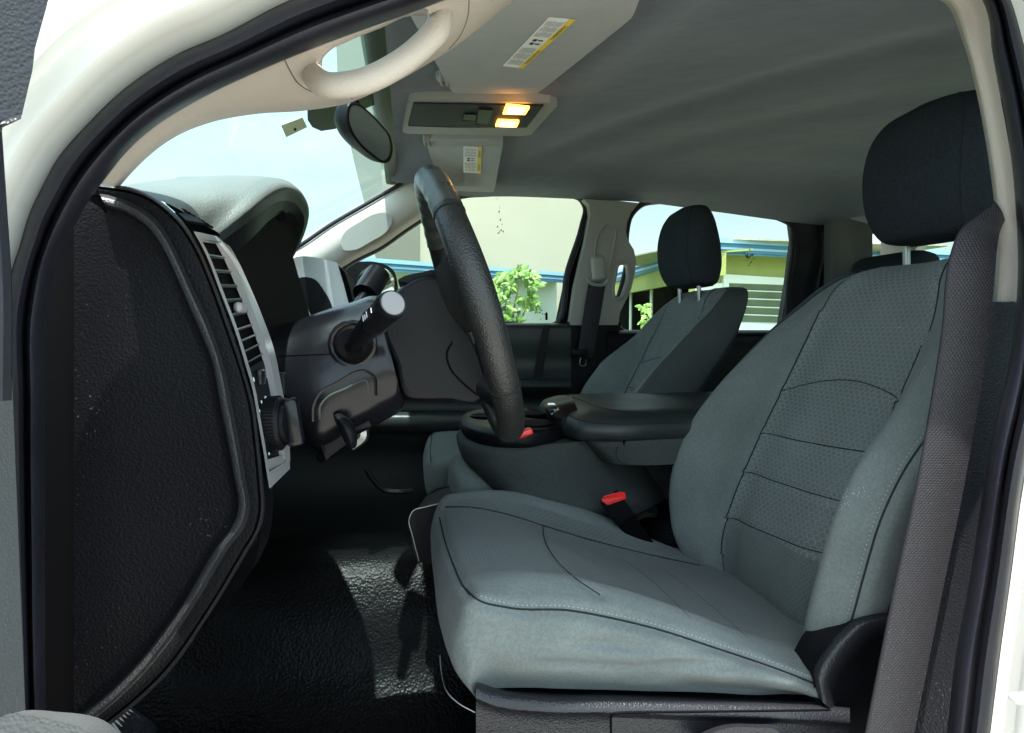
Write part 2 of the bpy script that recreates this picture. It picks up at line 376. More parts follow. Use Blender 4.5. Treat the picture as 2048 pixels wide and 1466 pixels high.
# ================================================================== SETTING
GZ = -1.5
mb = MB(); S = 600
mb.add([(-S, -S, GZ), (S, -S, GZ), (S, S, GZ), (-S, S, GZ)], [(0, 1, 2, 3)], 'grass'); mb.build('ground', kind='structure')
mb = MB(); mb.add([(-9, -9, GZ + .004), (9, -9, GZ + .004), (9, 5.5, GZ + .004), (-9, 5.5, GZ + .004)], [(0, 1, 2, 3)], 'concrete'); mb.build('driveway', kind='structure')
# ================================================================== BACKGROUND
# the low house: eave line A-B (receding), C-D (coming forward), D-E (facing)
HZ = 1.12
A, B, Cc, D, E_ = PZ(560, 508, HZ), PZ(1150, 551, HZ), PZ(1222, 549, HZ), PZ(1432, 481, HZ), PZ(1790, 501, HZ)
for v in (A, B, Cc, D, E_): v.z = 0
def zs(p, z): return Vector((p.x, p.y, z))
def wallseg(mb, a, b, z0, z1, m, t=.12, back=Vector((0, 1, 0))):
    a = Vector(a); b = Vector(b); n = Vector((-(b - a).y, (b - a).x, 0)).normalized()
    if (n.x if abs(n.x) > abs(n.y) else n.y) < 0: n = -n
    q = [zs(a, z0), zs(b, z0), zs(b, z1), zs(a, z1)]; plate(mb, q, n * t, m)
house = empty('house', (D.x, D.y, GZ)); tag(house, 'low pale green house with blue roof edge seen through the passenger windows', 'house')
def inset(p, q, s): d = (q - p).normalized(); n = Vector((-d.y, d.x, 0)); n = n if (n.x > 0 if abs(n.x) > abs(n.y) else n.y > 0) else -n; return n * s
nAB, nCD, nDE = inset(A, B, .55), inset(Cc, D, .5), inset(D, E_, .45)
mb = MB(); wallseg(mb, A + nAB, B + nAB * 1.0, GZ, HZ - .1, 'house_white'); mb.build('wall', house, label='shaded grey-white wall behind the shrub')
mb = MB()
Dd = D + nDE; Ee = E_ + nDE
u = (Ee - Dd).normalized()
wallseg(mb, Dd + u * .0, Ee + u * 3, GZ, HZ - .08, 'lime'); mb.build('wall', house, label='lime green wall with a louvred window')
mb = MB()   # carport behind C-D, its shade painted as near-black walls
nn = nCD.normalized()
wallseg(mb, Cc + nCD + nn * 2.2, D + nCD + nn * 2.2 + (D - Cc).normalized() * -.3, GZ, HZ - .1, 'shade_inside'); mb.build('wall', house, label='back wall of the open porch with its shade put into the dark colour')
wl = MB(); wallseg(wl, Cc + nn * .1, Cc + nn * 3.6, GZ, HZ - .1, 'shade_inside'); wl.build('wall', house, label='far end wall of the open porch with its shade put into the dark colour')
mb = MB()
for a, b in ((A, B), (Cc, D), (D, E_ + (E_ - D).normalized() * 3)):
    wallseg(mb, a, b, HZ - .17, HZ + .0, 'blue_fascia', .05); n = inset(a, b, 1); d2 = -n * .06
    wallseg(mb, a + d2, b + d2, HZ - .03, HZ + .04, 'blue_light', .055)
    wallseg(mb, a + d2 * .4, b + d2 * .4, HZ - .11, HZ - .08, 'blue_light', .02)
mb.build('fascia', house)
mb = MB()   # lime beam and soffits
wallseg(mb, Cc + nCD * .12, D + nCD * .12, HZ - .45, HZ - .14, 'lime', .08)
for a, b, n in ((A, B, nAB), (Cc, D, nCD), (D, E_, nDE)):
    plate(mb, [zs(a, HZ - .16), zs(b, HZ - .16), zs(b + n, HZ - .12), zs(a + n, HZ - .12)], (0, 0, .02), 'house_white' if a is A else 'lime')
mb.build('soffit', house)
mb = MB()
for a, b in ((A, B), (Cc, D), (D, E_ + (E_ - D).normalized() * 3)):
    n = inset(a, b, 1); plate(mb, [zs(a, HZ + .02), zs(b, HZ + .02), zs(b + n * 3.2, HZ - .04), zs(a + n * 3.2, HZ - .04)], (0, 0, .02), 'roof_tile')
mb.build('roof', house)
for px in (1303, 1236):
    mb = MB(); q = PZ(px, 560, HZ - .3); q = Cc + (D - Cc) * ((px - 1222) / (1432 - 1222)) * .8 + nCD * .7
    tube(mb, [zs(q, GZ), zs(q, HZ - .3)], .03, 'white_frame', 8); mb.build('post', house)
# louvred window, pane facing the truck
def onDE(px, py, off):
    d = ray(px, py); n = nDE.normalized(); p0 = D + nDE; k = (p0 + n * -off).dot(n) / d.dot(n); return d * k
mb = MB(); o_ = .05
q = [onDE(1447, 548, o_), onDE(1640, 560, o_), onDE(1640, 668, o_), onDE(1447, 660, o_)]
h = [onDE(1458, 566, o_), onDE(1630, 572, o_), onDE(1630, 648, o_), onDE(1458, 643, o_)]
plate(mb, q, nDE.normalized() * .045, 'white_frame', holes=[h])
wf = mb.build('window', house, label='white framed louvred window under the eave')
mb = MB()
for i in range(5):
    y0 = 566 + i * 16
    plate(mb, [onDE(1458, y0, .045), onDE(1630, y0 + 6, .045), onDE(1630, y0 + 20, .01), onDE(1458, y0 + 14, .01)], nDE.normalized() * .006, 'jalousie')
    plate(mb, [onDE(1458, y0 + 13, .05), onDE(1630, y0 + 19, .05), onDE(1630, y0 + 21, .05), onDE(1458, y0 + 15, .05)], nDE.normalized() * .01, 'white_frame')
mb.build('louvre', wf)
mb = MB(); plate(mb, [onDE(1425, 652, .12), onDE(1650, 668, .12), onDE(1650, 684, .12), onDE(1425, 668, .12)], nDE.normalized() * .15, 'white_frame'); mb.build('sill', wf)
mb = MB(); plate(mb, [onDE(1395, 568, .06), onDE(1446, 566, .06), onDE(1446, 700, .06), onDE(1395, 700, .06)], nDE.normalized() * .05, 'white_frame'); mb.build('door', house, label='white door panel beside the louvred window')
# tall cream building
mb = MB(); YC = 19.0
q = PL([(655, -260), (668, -100), (672, 80), (676, 170), (694, 262), (712, 340), (732, 420), (752, 520), (765, 640), (1215, 640), (1215, -260)], YC)
bd_ = empty('building', (P(900, 640, YC).x, YC, GZ)); tag(bd_, 'tall plain cream walled building rising behind the low blue-edged roof', 'building')
plate(mb, q, (2.5, 9, 0), 'cream_wall'); mb.build('wall', bd_)
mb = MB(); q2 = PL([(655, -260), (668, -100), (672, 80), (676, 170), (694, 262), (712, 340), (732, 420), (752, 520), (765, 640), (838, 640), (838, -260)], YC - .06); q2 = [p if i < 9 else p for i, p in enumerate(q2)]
plate(mb, q2, (0, .05, 0), 'shaded_wall'); mb.build('wall', bd_, label='left end of the cream wall with its shade put in as olive grey')
# shrub in front of the house wall
def shrub(name, stems, label, nleaf, size, Yc, mats):
    e = empty(name, (P(stems[0][0][0], stems[0][0][1], Yc).x, Yc, GZ)); tag(e, label, 'shrub')
    mb = MB(); lf = MB(); rnd = random.Random(5)
    for st in stems:
        pts = PL(st, Yc); tube(mb, pts, lambda t: .012 * (1.2 - t), 'bark', 6, n=14)
    for (cx, cy, rx, ry, n) in nleaf:
        for i in range(n):
            a = rnd.random() * 6.28; q = math.sqrt(rnd.random()); p = P(cx + rx * q * math.cos(a), cy + ry * q * math.sin(a), Yc + rnd.uniform(-.3, .3))
            d = Vector((rnd.uniform(-1, 1), rnd.uniform(-.6, .3), rnd.uniform(-.9, .35))).normalized(); s = size * rnd.uniform(.6, 1.3)
            sd_ = d.cross(Vector((rnd.uniform(-.4, .4), -1, rnd.uniform(0, 1)))).normalized() * s * .26; nn = d.cross(sd_).normalized() * s * .12
            vs = [p, p + d * s * .35 + sd_ + nn, p + d * s * .7 + sd_ * .7, p + d * s, p + d * s * .7 - sd_ * .7, p + d * s * .35 - sd_ + nn]
            lf.add(vs, [(0, 1, 2, 3), (0, 3, 4, 5)], rnd.choice(mats))
    mb.build('stem', e); lf.build('foliage', e)
shrub('shrub', [[(1045, 1100), (1030, 900), (1025, 700), (1010, 620), (1015, 560)], [(1025, 690), (1050, 620), (1060, 590)], [(1022, 650), (1035, 580), (1040, 545)]],
      'bright green broad-leaved shrub against the house wall behind the passenger window',
      [(992, 566, 12, 12, 41), (1012, 552, 13, 9, 41), (1036, 543, 13, 8, 45), (1056, 549, 12, 8, 38), (1068, 566, 9, 7, 22), (1020, 570, 12, 8, 26), (1000, 590, 11, 9, 26), (1018, 612, 9, 12, 22), (1050, 598, 15, 9, 45), (1066, 606, 8, 8, 19), (1022, 634, 16, 8, 41), (990, 620, 8, 12, 19), (985, 600, 8, 12, 19)], .11, 8.5, ['leaf', 'leaf2'])
shrub('shrub', [[(1292, 1000), (1290, 700), (1290, 640)]], 'small pale green shrub tip beside the white porch post', [(1291, 614, 8, 6, 22), (1292, 640, 7, 16, 24)], .08, 8.0, ['leaf2'])
# ================================================================== THE TRUCK
T = empty('pickup_truck', (.3, 1.44, GZ)); tag(T, 'white pickup truck cab with dark grey cloth seats seen through its open driver door', 'pickup truck')
# ---- doorway: rubber seal and painted frame
SO = [(45, 1700), (33, 1411), (18, 1014), (14, 810), (16, 570), (41, 491), (59, 430), (82, 381), (117, 317), (176, 249), (235, 191), (293, 147), (352, 111), (440, 73), (583, 0), (760, -62), (1000, -135), (1400, -200), (1750, -185), (1930, -120), (2010, -20), (2045, 87), (2075, 220), (2098, 400), (2100, 600), (2080, 800), (2050, 940), (2018, 1170), (1999, 1306), (1979, 1466), (1950, 1700)]
SI = [(98, 1700), (92, 1411), (90, 1000), (91, 810), (97, 632), (125, 497), (150, 450), (175, 405), (205, 364), (264, 293), (315, 250), (352, 226), (410, 193), (500, 150), (640, 92), (821, 26), (1020, -45), (1400, -110), (1740, -110), (1890, -70), (1964, 0), (1988, 120), (2010, 230), (2030, 400), (2035, 560), (2022, 700), (1979, 900), (1937, 1170), (1912, 1306), (1894, 1466), (1862, 1700)]
so_ = [Vector((a, b, 0)) for a, b in SO]; si_ = [Vector((a, b, 0)) for a, b in SI]
no = 220; co = cr(so_, no); ci = cr(si_, no)
def seal_row(fr, Y): return [P(a.x + (b.x - a.x) * fr, a.y + (b.y - a.y) * fr, Y) for a, b in zip(co, ci)]
mb = MB()
grid(mb, [seal_row(*k) for k in ((-.02, .672), (.05, .652), (.16, .642), (.30, .640), (.42, .648), (.47, .664), (.50, .666), (.54, .654), (.62, .645), (.72, .648), (.86, .660), (.97, .680), (1.0, .70))], 'rubber')
mb.build('door_seal', T, ang=60)
mb = MB()
def off(d, Y):
    out = []
    for i, a in enumerate(co):
        t = (co[min(i + 2, no - 1)] - co[max(i - 2, 0)]).normalized(); n = Vector((t.y, -t.x, 0)); p = a + n * d; out.append(P(p.x, p.y, Y))
    return out
grid(mb, [off(-6, .70), off(2, .668), off(26, .660), off(46, .640), off(70, .612), off(84, .606), off(105, .610), off(135, .606), off(165, .585), off(230, .580), off(250, .60)], 'white_paint')
mb.build('door_frame', T, label='white painted steel frame round the door opening', ang=60)
# outer roof skin, back wall shell
mb = MB()
patch(mb, [[(x, y, z) for y, z in ((.60, z0 - .09), (.68, z0 - .03), (.9, z0 + .01), (1.44, z0 + .03), (2.0, z0 + .01), (2.24, z0 - .03), (2.32, z0 - .09))] for x, z0 in ((-.08, .49), (.3, .56), (.9, .565), (1.5, .52), (1.75, .46))], 24, 14, 'white_paint', thick=(0, 0, -.02))
mb.build('roof', T)
mb = MB()
patch(mb, [[(x, y, .012) if False else (x, y, z) for y in (.45, 1.0, 1.44, 1.9, 2.45)] for x, z in ((-.78, .03), (-1.2, .01), (-1.9, -.06), (-2.1, -.2))], 14, 10, 'white_paint', thick=(0, 0, -.03))
mb.build('bonnet', T)
mb = MB(); patch(mb, [[(x, 2.33, z) for x in (-2.1, -1.2, -.5, .4, 1.7)] for z in (-.02, -.2, -.5, -.75)], 12, 8, 'white_paint', thick=(0, .03, 0)); mb.build('door_skin', T, label='outer passenger side panels')
# near side rear door, front wing: just outside the frame, they shade the rear of the cab
rn = empty('rear_door', (1.2, .64, -.3), T); rn.matrix_parent_inverse = Matrix.Translation(-T.location); rn['label'] = 'closed rear door behind the driver seat, just outside the frame'
mb = MB(); plate(mb, [(.80, .60, -.64), (1.70, .60, -.64), (1.74, .58, -.05), (1.72, .60, .10), (1.66, .66, .40), (1.45, .68, .455), (.76, .66, .50), (.80, .58, -.05)], (0, .05, 0), 'white_paint', holes=[[(.88, .60, .04), (1.56, .60, .04), (1.50, .66, .34), (.86, .655, .40)]]); mb.build('door_skin', rn, bevel=.012)
mb = MB(); plate(mb, [(.87, .625, .03), (1.57, .625, .03), (1.51, .68, .35), (.85, .675, .41)], (0, .004, 0), 'side_glass'); mb.build('window_glass', rn)
mb = MB(); rbox(mb, (.93, .578, -.08), (.16, .03, .035), 'plastic', .012); mb.build('handle', rn)
mb = MB(); plate(mb, [(-.50, .53, -.70), (-.50, .53, -.02), (-1.3, .48, -.05), (-2.05, .52, -.12), (-2.05, .52, -.55), (-1.75, .5, -.35), (-1.45, .5, -.30), (-1.15, .5, -.40), (-1.0, .5, -.70)], (0, .04, 0), 'white_paint'); mb.build('front_wing', T, bevel=.015)
mb = MB(); rbox(mb, (2.6, 1.44, -.35), (1.7, 1.75, .6), 'white_paint', .05); mb.build('load_bed', T)
# ---- headliner
mb = MB()
prof = [(.69, -.055), (.76, -.02), (.88, 0), (1.1, .012), (1.44, .022), (1.8, .012), (2.0, -.008), (2.12, -.03), (2.2, -.062)]
def hz(x): return [.462, .472, .474, .47, .455, .43, .385, .34][0]
rows = []
for x, z0, far in ((-.05, .452, .44), (.0, .462, .43), (.12, .466, .41), (.35, .470, .41), (.56, .472, .407), (.72, .472, .404), (1.0, .468, .378), (1.27, .455, .350), (1.45, .425, .335), (1.6, .36, .31)):
    r_ = []
    for y, dz in prof:
        z = z0 + dz
        if y > 1.9: z = z0 + (far - z0) * ((y - 1.9) / .3) ** 1.3 - .0 * dz if y > 2.19 else z0 + dz * .6 + (far - z0) * ((y - 1.9) / .3) ** 1.8 * .8
        r_.append((x, y, z))
    rows.append(r_)
HG = surf(rows, 90, 90)
for r_ in HG:
    for p in r_:
        for (ax_, ay_, bx_, by_, am, wd_) in ((.30, 2.05, .95, .95, .010, .05), (.55, 2.0, 1.35, 1.0, .007, .07), (.24, 1.9, .42, .8, -.010, .05)):  # ridges added so that side light draws streaks across the headliner
            dx_, dy_ = bx_ - ax_, by_ - ay_; L_ = math.hypot(dx_, dy_); dd = ((p.x - ax_) * dy_ - (p.y - ay_) * dx_) / L_; tt = ((p.x - ax_) * dx_ + (p.y - ay_) * dy_) / L_ / L_
            p.z += am * math.exp(-(dd / wd_) ** 2) * max(0, min(1, 4 * tt * (1 - tt) * 2))
grid(mb, HG, 'headliner'); mb.build('headliner', T)
hl_b = mb.bvh()
def HLP(px, py, dz=0):
    h, n = cast(hl_b, px, py); return (h + Vector((0, 0, -dz))) if h else PZ(px, py, .45 - dz)
# ---- windscreen
mb = MB()
WR = [[(-.045, y, .455 + b) for y, b in ((.74, -.04), (1.0, 0), (1.44, .012), (1.9, 0), (2.18, -.02))], [(-.40 - b * .5, y, .245 + .0) for y, b in ((.72, -.08), (1.0, .06), (1.44, .1), (1.9, .06), (2.2, -.08))], [(-.80 - b, y, .03) for y, b in ((.70, -.08), (1.0, .0), (1.44, .04), (1.9, .0), (2.22, -.08))]]
WG = patch(mb, WR, 24, 16, 'windscreen_glass'); ws = mb.build('windscreen', T); ws_b = mb.bvh()
def onws(px, py, lift=.004):
    h, n = cast(ws_b, px, py); return h + n * lift if h else P(px, py, 1.4)
mb = MB(); tube(mb, [onws(*p) for p in ((700, 60), (765, 60), (800, 30))][:0] or [Vector((-.05, y, .448 if .8 < y < 2.1 else .43)) for y in (.78, .95, 1.2, 1.44, 1.7, 1.95, 2.15)], .014, 'frit', 8, n=30, flat=(.35, 1.2)); mb.build('frit_band', ws)
mb = MB(); plate(mb, [onws(*p) for p in ((560, 247), (603, 231), (612, 250), (570, 270))], (0, .002, 0), 'sticker'); disc(mb, onws(586, 252, .007), (.6, -.6, -.4), .003, .001, 'ink', 8); mb.build('sticker', ws, label='small pale yellow square sticker on the windscreen')
mb = MB(); plate(mb, [onws(*p) for p in ((612, 205), (613, 236), (622, 250), (640, 258), (668, 254), (688, 246), (700, 225), (760, 200), (768, 160), (700, 185))], (0, .002, 0), 'frit'); mb.build('sensor_patch', ws)
# ---- near A pillar trim with grab handle
mb = MB()
up_ = [(201, 366), (230, 326), (264, 288), (352, 220), (469, 158), (600, 100), (700, 64), (821, 22), (900, -6), (1000, -45), (1120, -90)]
lo_ = [(238, 375), (264, 345), (292, 317), (352, 273), (415, 247), (513, 228), (603, 222), (700, 205), (767, 176), (886, 109), (1080, -40)]
hole = [(628, 150), (632, 125), (650, 99), (700, 72), (760, 48), (821, 24), (850, 14), (862, 30), (858, 50), (835, 82), (790, 118), (739, 142), (700, 152), (660, 156)]
def inpoly(x, y, poly):
    c = False; j = len(poly) - 1
    for i in range(len(poly)):
        xi, yi = poly[i]; xj, yj = poly[j]
        if (yi > y) != (yj > y) and x < (xj - xi) * (y - yi) / (yj - yi) + xi: c = not c
        j = i
    return c
def topx(p): k = 1 / p.dot(FW); return 1024 + F * p.dot(RT) * k, 733 - F * p.dot(UP) * k
rowsA = []
for fr, Y in ((0, .70), (.12, .712), (.35, .722), (.65, .735), (.88, .755), (1, .79)):
    rowsA.append([P(a[0] + (b[0] - a[0]) * fr, a[1] + (b[1] - a[1]) * fr, Y + .12 * max(0, (a[0] - 300) / 1000) * fr) for a, b in zip(up_, lo_)])
patch(mb, rowsA, 150, 34, 'beige', cut=lambda p: inpoly(*topx(p), hole))
ptb = mb.bvh()
seam(mb, ptb, [(566, 112), (578, 138), (596, 166), (625, 184), (665, 193), (705, 197)], .0007, 'trim_dark', 50); seam(mb, ptb, [(938, -8), (936, 30), (922, 68), (898, 98)], .0007, 'trim_dark', 40)
pt = mb.build('pillar_trim', T, label='beige trim along the windscreen pillar nearest the camera')
mb = MB()
tube(mb, PL([(624, 110, .775), (626, 150, .745), (655, 171, .725), (720, 165, .72), (785, 136, .722), (843, 93, .725), (880, 52, .73), (884, 22, .745), (850, -4, .775)]), lambda t: .0112, 'beige', 18, n=50, flat=(1.15, .95))
tube(mb, PL([(628, 150, .74), (632, 125, .74), (650, 99, .74), (700, 72, .74), (760, 48, .745), (821, 24, .75), (862, 30, .75), (858, 50, .745), (835, 82, .745), (790, 118, .74), (739, 142, .74), (700, 152, .74), (660, 156, .74)]), .004, 'beige', 8, n=60, closed=True)
mb.build('grab_handle', pt)
# ---- overhead: visors, console
def visor(corners, z, name, lab, clip, lbl, rod=None):
    mb = MB(); C4 = [HLP(*c, dz=z) for c in corners]
    zz = min(c.z for c in C4); pts = [Vector((c.x, c.y, c.z)) for c in C4]
    outl = []
    n4 = len(pts)
    for i in range(n4):
        a, b, c = pts[i - 1], pts[i], pts[(i + 1) % n4]
        for t in (0, .33, .66, 1): outl.append(b.lerp(a, .12 * (1 - t)) if t < .5 else b.lerp(c, .12 * (t))) if t in (0, 1) else outl.append(b.lerp((a + c) / 2, .02))
    plate(mb, outl, (0, 0, -.016), 'visor_cloth'); v = mb.build(name, T, label=lab, bevel=.006); bv = mb.bvh()
    return v, bv
def onb(bv, px, py, lift=.0012):
    h, n = cast(bv, px, py)
    if h is None: return PZ(px, py, .44)
    return h + n * lift
def warn_label(parent, bv, quad, flipy, lab):
    # quad in px: a,b along long side start, c,d end ; a-b is the short side
    a, b, c, d = quad
    def L(s, t, lift=.001):  # s along the long side 0..1, t across 0..1
        x = (a[0] * (1 - s) + d[0] * s) * (1 - t) + (b[0] * (1 - s) + c[0] * s) * t
        y = (a[1] * (1 - s) + d[1] * s) * (1 - t) + (b[1] * (1 - s) + c[1] * s) * t
        return onb(bv, x, y, lift)
    mb = MB()
    def q(s0, s1, t0, t1, m, lift): mb.add([L(s0, t0, lift), L(s1, t0, lift), L(s1, t1, lift), L(s0, t1, lift)], [(0, 1, 2, 3)], m)
    q(0, 1, 0, 1, 'label_white', .0010)
    q(0.0, 1, .78, 1, 'label_yellow', .0016)
    rnd = random.Random(3)
    for s0, s1 in ((.06, .42), (.62, .95)):
        for k in range(8):
            t = .08 + k * .082
            for j in range(3):
                u0 = s0 + (s1 - s0) * j / 3; q(u0, u0 + (s1 - s0) / 3 * rnd.uniform(.7, .95), t, t + .035, 'ink_grey', .0018)
    for s0 in (.46, .53): q(s0, s0 + .045, .2, .36, 'ink', .002); q(s0 + .01, s0 + .035, .42, .62, 'ink', .002)
    cu = bpy.data.curves.new('lettering', 'FONT'); cu.body = 'WARNING'; to = bpy.data.objects.new('lettering', cu); COL.objects.link(to)
    bpy.context.view_layer.update(); tm = to.evaluated_get(bpy.context.evaluated_depsgraph_get()).to_mesh()
    wx = max(v.co.x for v in tm.vertices); wy = max(v.co.y for v in tm.vertices)
    for s0 in (.10, .60): mb.add([L(s0 + .27 * (1 - v.co.x / wx), .97 - .15 * (1 - v.co.y / wy) - .02, .0022) for v in tm.vertices], [tuple(p.vertices) for p in tm.polygons], 'ink')
    bpy.data.objects.remove(to); bpy.data.curves.remove(cu)
    mb.build('warning_label', parent, label=lab)
v1, b1 = visor([(800, -40), (905, 165), (1075, 165), (1265, 5), (1310, -120)], .006, 'sun_visor', 'driver side sun visor folded up, larger in view, with long warning label', None, None)
warn_label(v1, b1, [(1005, 131), (1045, 136), (1152, 37), (1098, 33)], 0, 'long warning label with yellow edge')
v2, b2 = visor([(850, 262), (1008, 258), (988, 370), (884, 366)], .006, 'sun_visor', 'passenger side sun visor folded up beyond the ceiling console', None, None)
warn_label(v2, b2, [(927, 344), (961, 346), (964, 293), (927, 292)], 0, 'small warning label with yellow edge')
for par, c, s in ((v1, (903, 147), 1.0), (v2, (866, 272), .8)):
    mb = MB(); p = HLP(c[0], c[1], .006)
    loft(mb, [[p + Vector((.030 * s * math.cos(a) * k, .024 * s * math.sin(a) * k, z)) for a in [i * .5236 for i in range(12)]] for k, z in ((1.05, .008), (1, -.004), (.8, -.010), (.3, -.011))], 24, 10, 'grey_trim')
    for dx in (-.006, .004): tube(mb, [p + Vector((dx - .006, .004, -.008)), p + Vector((dx - .012, -.01, -.020)), p + Vector((dx - .016, -.028, -.018)), p + Vector((dx - .018, -.045, -.004))], .0028, 'grey_trim', 8, n=12)
    mb.build('clip', par)
mb = MB()
oc = [(805, 250), (818, 188), (835, 184), (1100, 190), (1114, 196), (1062, 256), (1040, 259), (815, 254)]
plate(mb, [HLP(*p, dz=-.01) for p in oc], (0, 0, -.026), 'grey_trim'); ocn = mb.build('overhead_console', T, bevel=.008); ob = mb.bvh()
mb = MB(); plate(mb, [onb(ob, *p, .0005) for p in ((817, 248), (828, 204), (1086, 208), (1052, 252), (900, 251))], (0, 0, -.003), 'panel_black'); mb.build('console_panel', ocn, bevel=.0015); ob2 = mb.bvh()
for q in (((1013, 207), (1059, 211), (1050, 225), (1006, 224)), ((996, 237), (1038, 239), (1033, 250), (991, 249))):
    mb = MB(); pts = [onb(ob2, *p, .001) for p in q]; plate(mb, pts, (0, 0, -.004), 'lamp_amber'); c = sum(pts, Vector()) / 4
    plate(mb, [p.lerp(c, .35) + Vector((0, 0, -.0045)) for p in pts], (0, 0, -.001), 'lamp_core'); mb.build('reading_lamp', ocn, bevel=.001)
for q, nm in ((((930, 226), (952, 227), (949, 238), (925, 237)), 'switch'), (((958, 216), (985, 218), (976, 246), (952, 245)), 'switch')):
    mb = MB(); plate(mb, [onb(ob2, *p, .0005) for p in q], (0, 0, -.003), 'plastic'); mb.build(nm, ocn, bevel=.001)
# ---- rear view mirror
mm = MB()
fr_ = [(697, 208), (712, 206), (735, 222), (762, 250), (780, 275), (784, 300), (778, 322), (770, 326), (745, 312), (718, 288), (700, 262), (692, 235)]
MN = Vector((.86, -.48, -.16)).normalized(); M0 = P(738, 266, 1.29)
def mring(sc, dn):
    cx = sum(p[0] for p in fr_) / 12; cy = sum(p[1] for p in fr_) / 12; out = []
    for x, y in fr_: d = ray(cx + (x - cx) * sc, cy + (y - cy) * sc); out.append(d * (M0.dot(MN) / d.dot(MN)) + MN * dn)
    return out
loft(mm, [mring(.80, -.034), mring(.95, -.022), mring(1.0, -.006), mring(1.0, .002), mring(.93, .003), mring(.90, -.001)], 40, 16, 'plastic', cap=True)
rm = mm.build('rear_view_mirror', T, label='black framed interior mirror below the windscreen top')
mb = MB(); r_ = cr(mring(.90, .0012), 40, True); c = sum(r_, Vector()) / 40; mb.add(r_ + [c], [(i, (i + 1) % 40, 40) for i in range(40)], 'mirror'); mb.build('mirror_glass', rm)
mb = MB(); rbox(mb, P(713, 291, 1.31), (.018, .012, .008), 'plastic', .002); mb.build('tilt_lever', rm)
mb = MB(); tube(mb, [P(722, 240, 1.34), P(712, 212, 1.38), P(700, 190, 1.44)], .009, 'plastic', 10, n=8); mb.build('stem', rm)
# ---- far A pillar trim
mb = MB()
ua = [(560, 512), (597, 493), (665, 447), (729, 410), (803, 367), (850, 340), (900, 318)]
la = [(640, 560), (692, 530), (708, 520), (758, 495), (813, 457), (862, 425), (918, 392)]
slot = [(685, 483), (690, 468), (720, 446), (750, 431), (770, 430), (780, 436), (780, 448), (771, 462), (740, 482), (708, 497), (690, 496)]
rf = [[P(a[0] + (b[0] - a[0]) * f, a[1] + (b[1] - a[1]) * f, Y) for a, b in zip(ua, la)] for f, Y in ((0, 2.16), (.15, 2.13), (.5, 2.12), (.85, 2.14), (1, 2.19))]
patch(mb, rf, 110, 30, 'beige', cut=lambda p: inpoly(*topx(p), slot)); fa = mb.build('pillar_trim', T, label='beige trim on the far windscreen pillar with a recessed grip')
mb = MB()
s0 = [P(x, y, 2.122) for x, y in slot]; cx, cy = 733, 464
s1 = [P(cx + (x - cx) * .9, cy + (y - cy) * .85, 2.165) for x, y in slot]; s2 = [P(cx + (x - cx) * .4, cy + (y - cy) * .4, 2.17) for x, y in slot]
s00 = [P(cx + (x - cx) * 1.07, cy + (y - cy) * 1.10, 2.118) for x, y in slot]
loft(mb, [s00, s0, s1, s2], 50, 14, 'grey_trim', cap=True); mb.f = mb.f; mb.build('grab_recess', fa)
mb = MB(); tube(mb, PL([(560, 515), (597, 493), (665, 447), (729, 410), (803, 367)], 2.14), .006, 'rubber', 8, n=30); mb.build('glass_seal', fa)
# ---- far side: windows, B pillar, C pillar, door panels
FWN = [(688, 534), (708, 521), (758, 496), (813, 458), (862, 426), (915, 394), (980, 387), (1060, 385), (1135, 389), (1160, 397), (1171, 415), (1165, 450), (1135, 545), (1114, 648), (1000, 648), (800, 645)]
RWN = [(1254, 520), (1253, 465), (1262, 430), (1285, 408), (1310, 403), (1400, 411), (1500, 424), (1560, 437), (1582, 450), (1586, 480), (1578, 560), (1562, 662), (1400, 662), (1236, 655)]
fd = empty('passenger_door', (0, 2.25, -.75), T); fd.matrix_parent_inverse = Matrix.Translation(-T.location)
rd = empty('passenger_door', (1.0, 2.25, -.75), T); rd['label'] = 'rear passenger side door with house reflected beyond its glass'; fd['label'] = 'front passenger side door below the cream building'
def densify(l, n=60): return [(v.x, v.y) for v in cr([Vector((a, b, 0)) for a, b in l], n, True)]
for poly, par in ((FWN, fd), (RWN, rd)):
    d = densify(poly, 90); mb = MB(); plate(mb, [P(x, y, 2.235) for x, y in d], (0, .004, 0), 'side_glass'); mb.build('window_glass', par)
    mb = MB(); tube(mb, [P(x, y, 2.215) for x, y in d], .0085, 'rubber', 8, closed=True, flat=(1, 1.2), up=(0, 1, 0)); mb.build('window_seal', par)
# door frame infill above/around (black) : front right band, rear right band
mb = MB(); plate(mb, PL([(1165, 394), (1182, 412), (1180, 450), (1152, 560), (1140, 660), (1112, 655), (1135, 545), (1166, 448), (1173, 415)], 2.222), (0, .03, 0), 'black'); mb.build('window_frame', fd)
mb = MB(); plate(mb, PL([(1582, 440), (1625, 440), (1646, 456), (1650, 490), (1640, 570), (1626, 665), (1560, 665), (1577, 560), (1587, 480)], 2.222), (0, .03, 0), 'rubber'); mb.build('window_frame', rd)
mb = MB(); tube(mb, PL([(1584, 437), (1625, 437), (1648, 454), (1653, 490), (1643, 570), (1628, 665)], 2.205), .008, 'black', 8, n=30); mb.build('door_seal', T, label='dark seal along the rear passenger door frame')
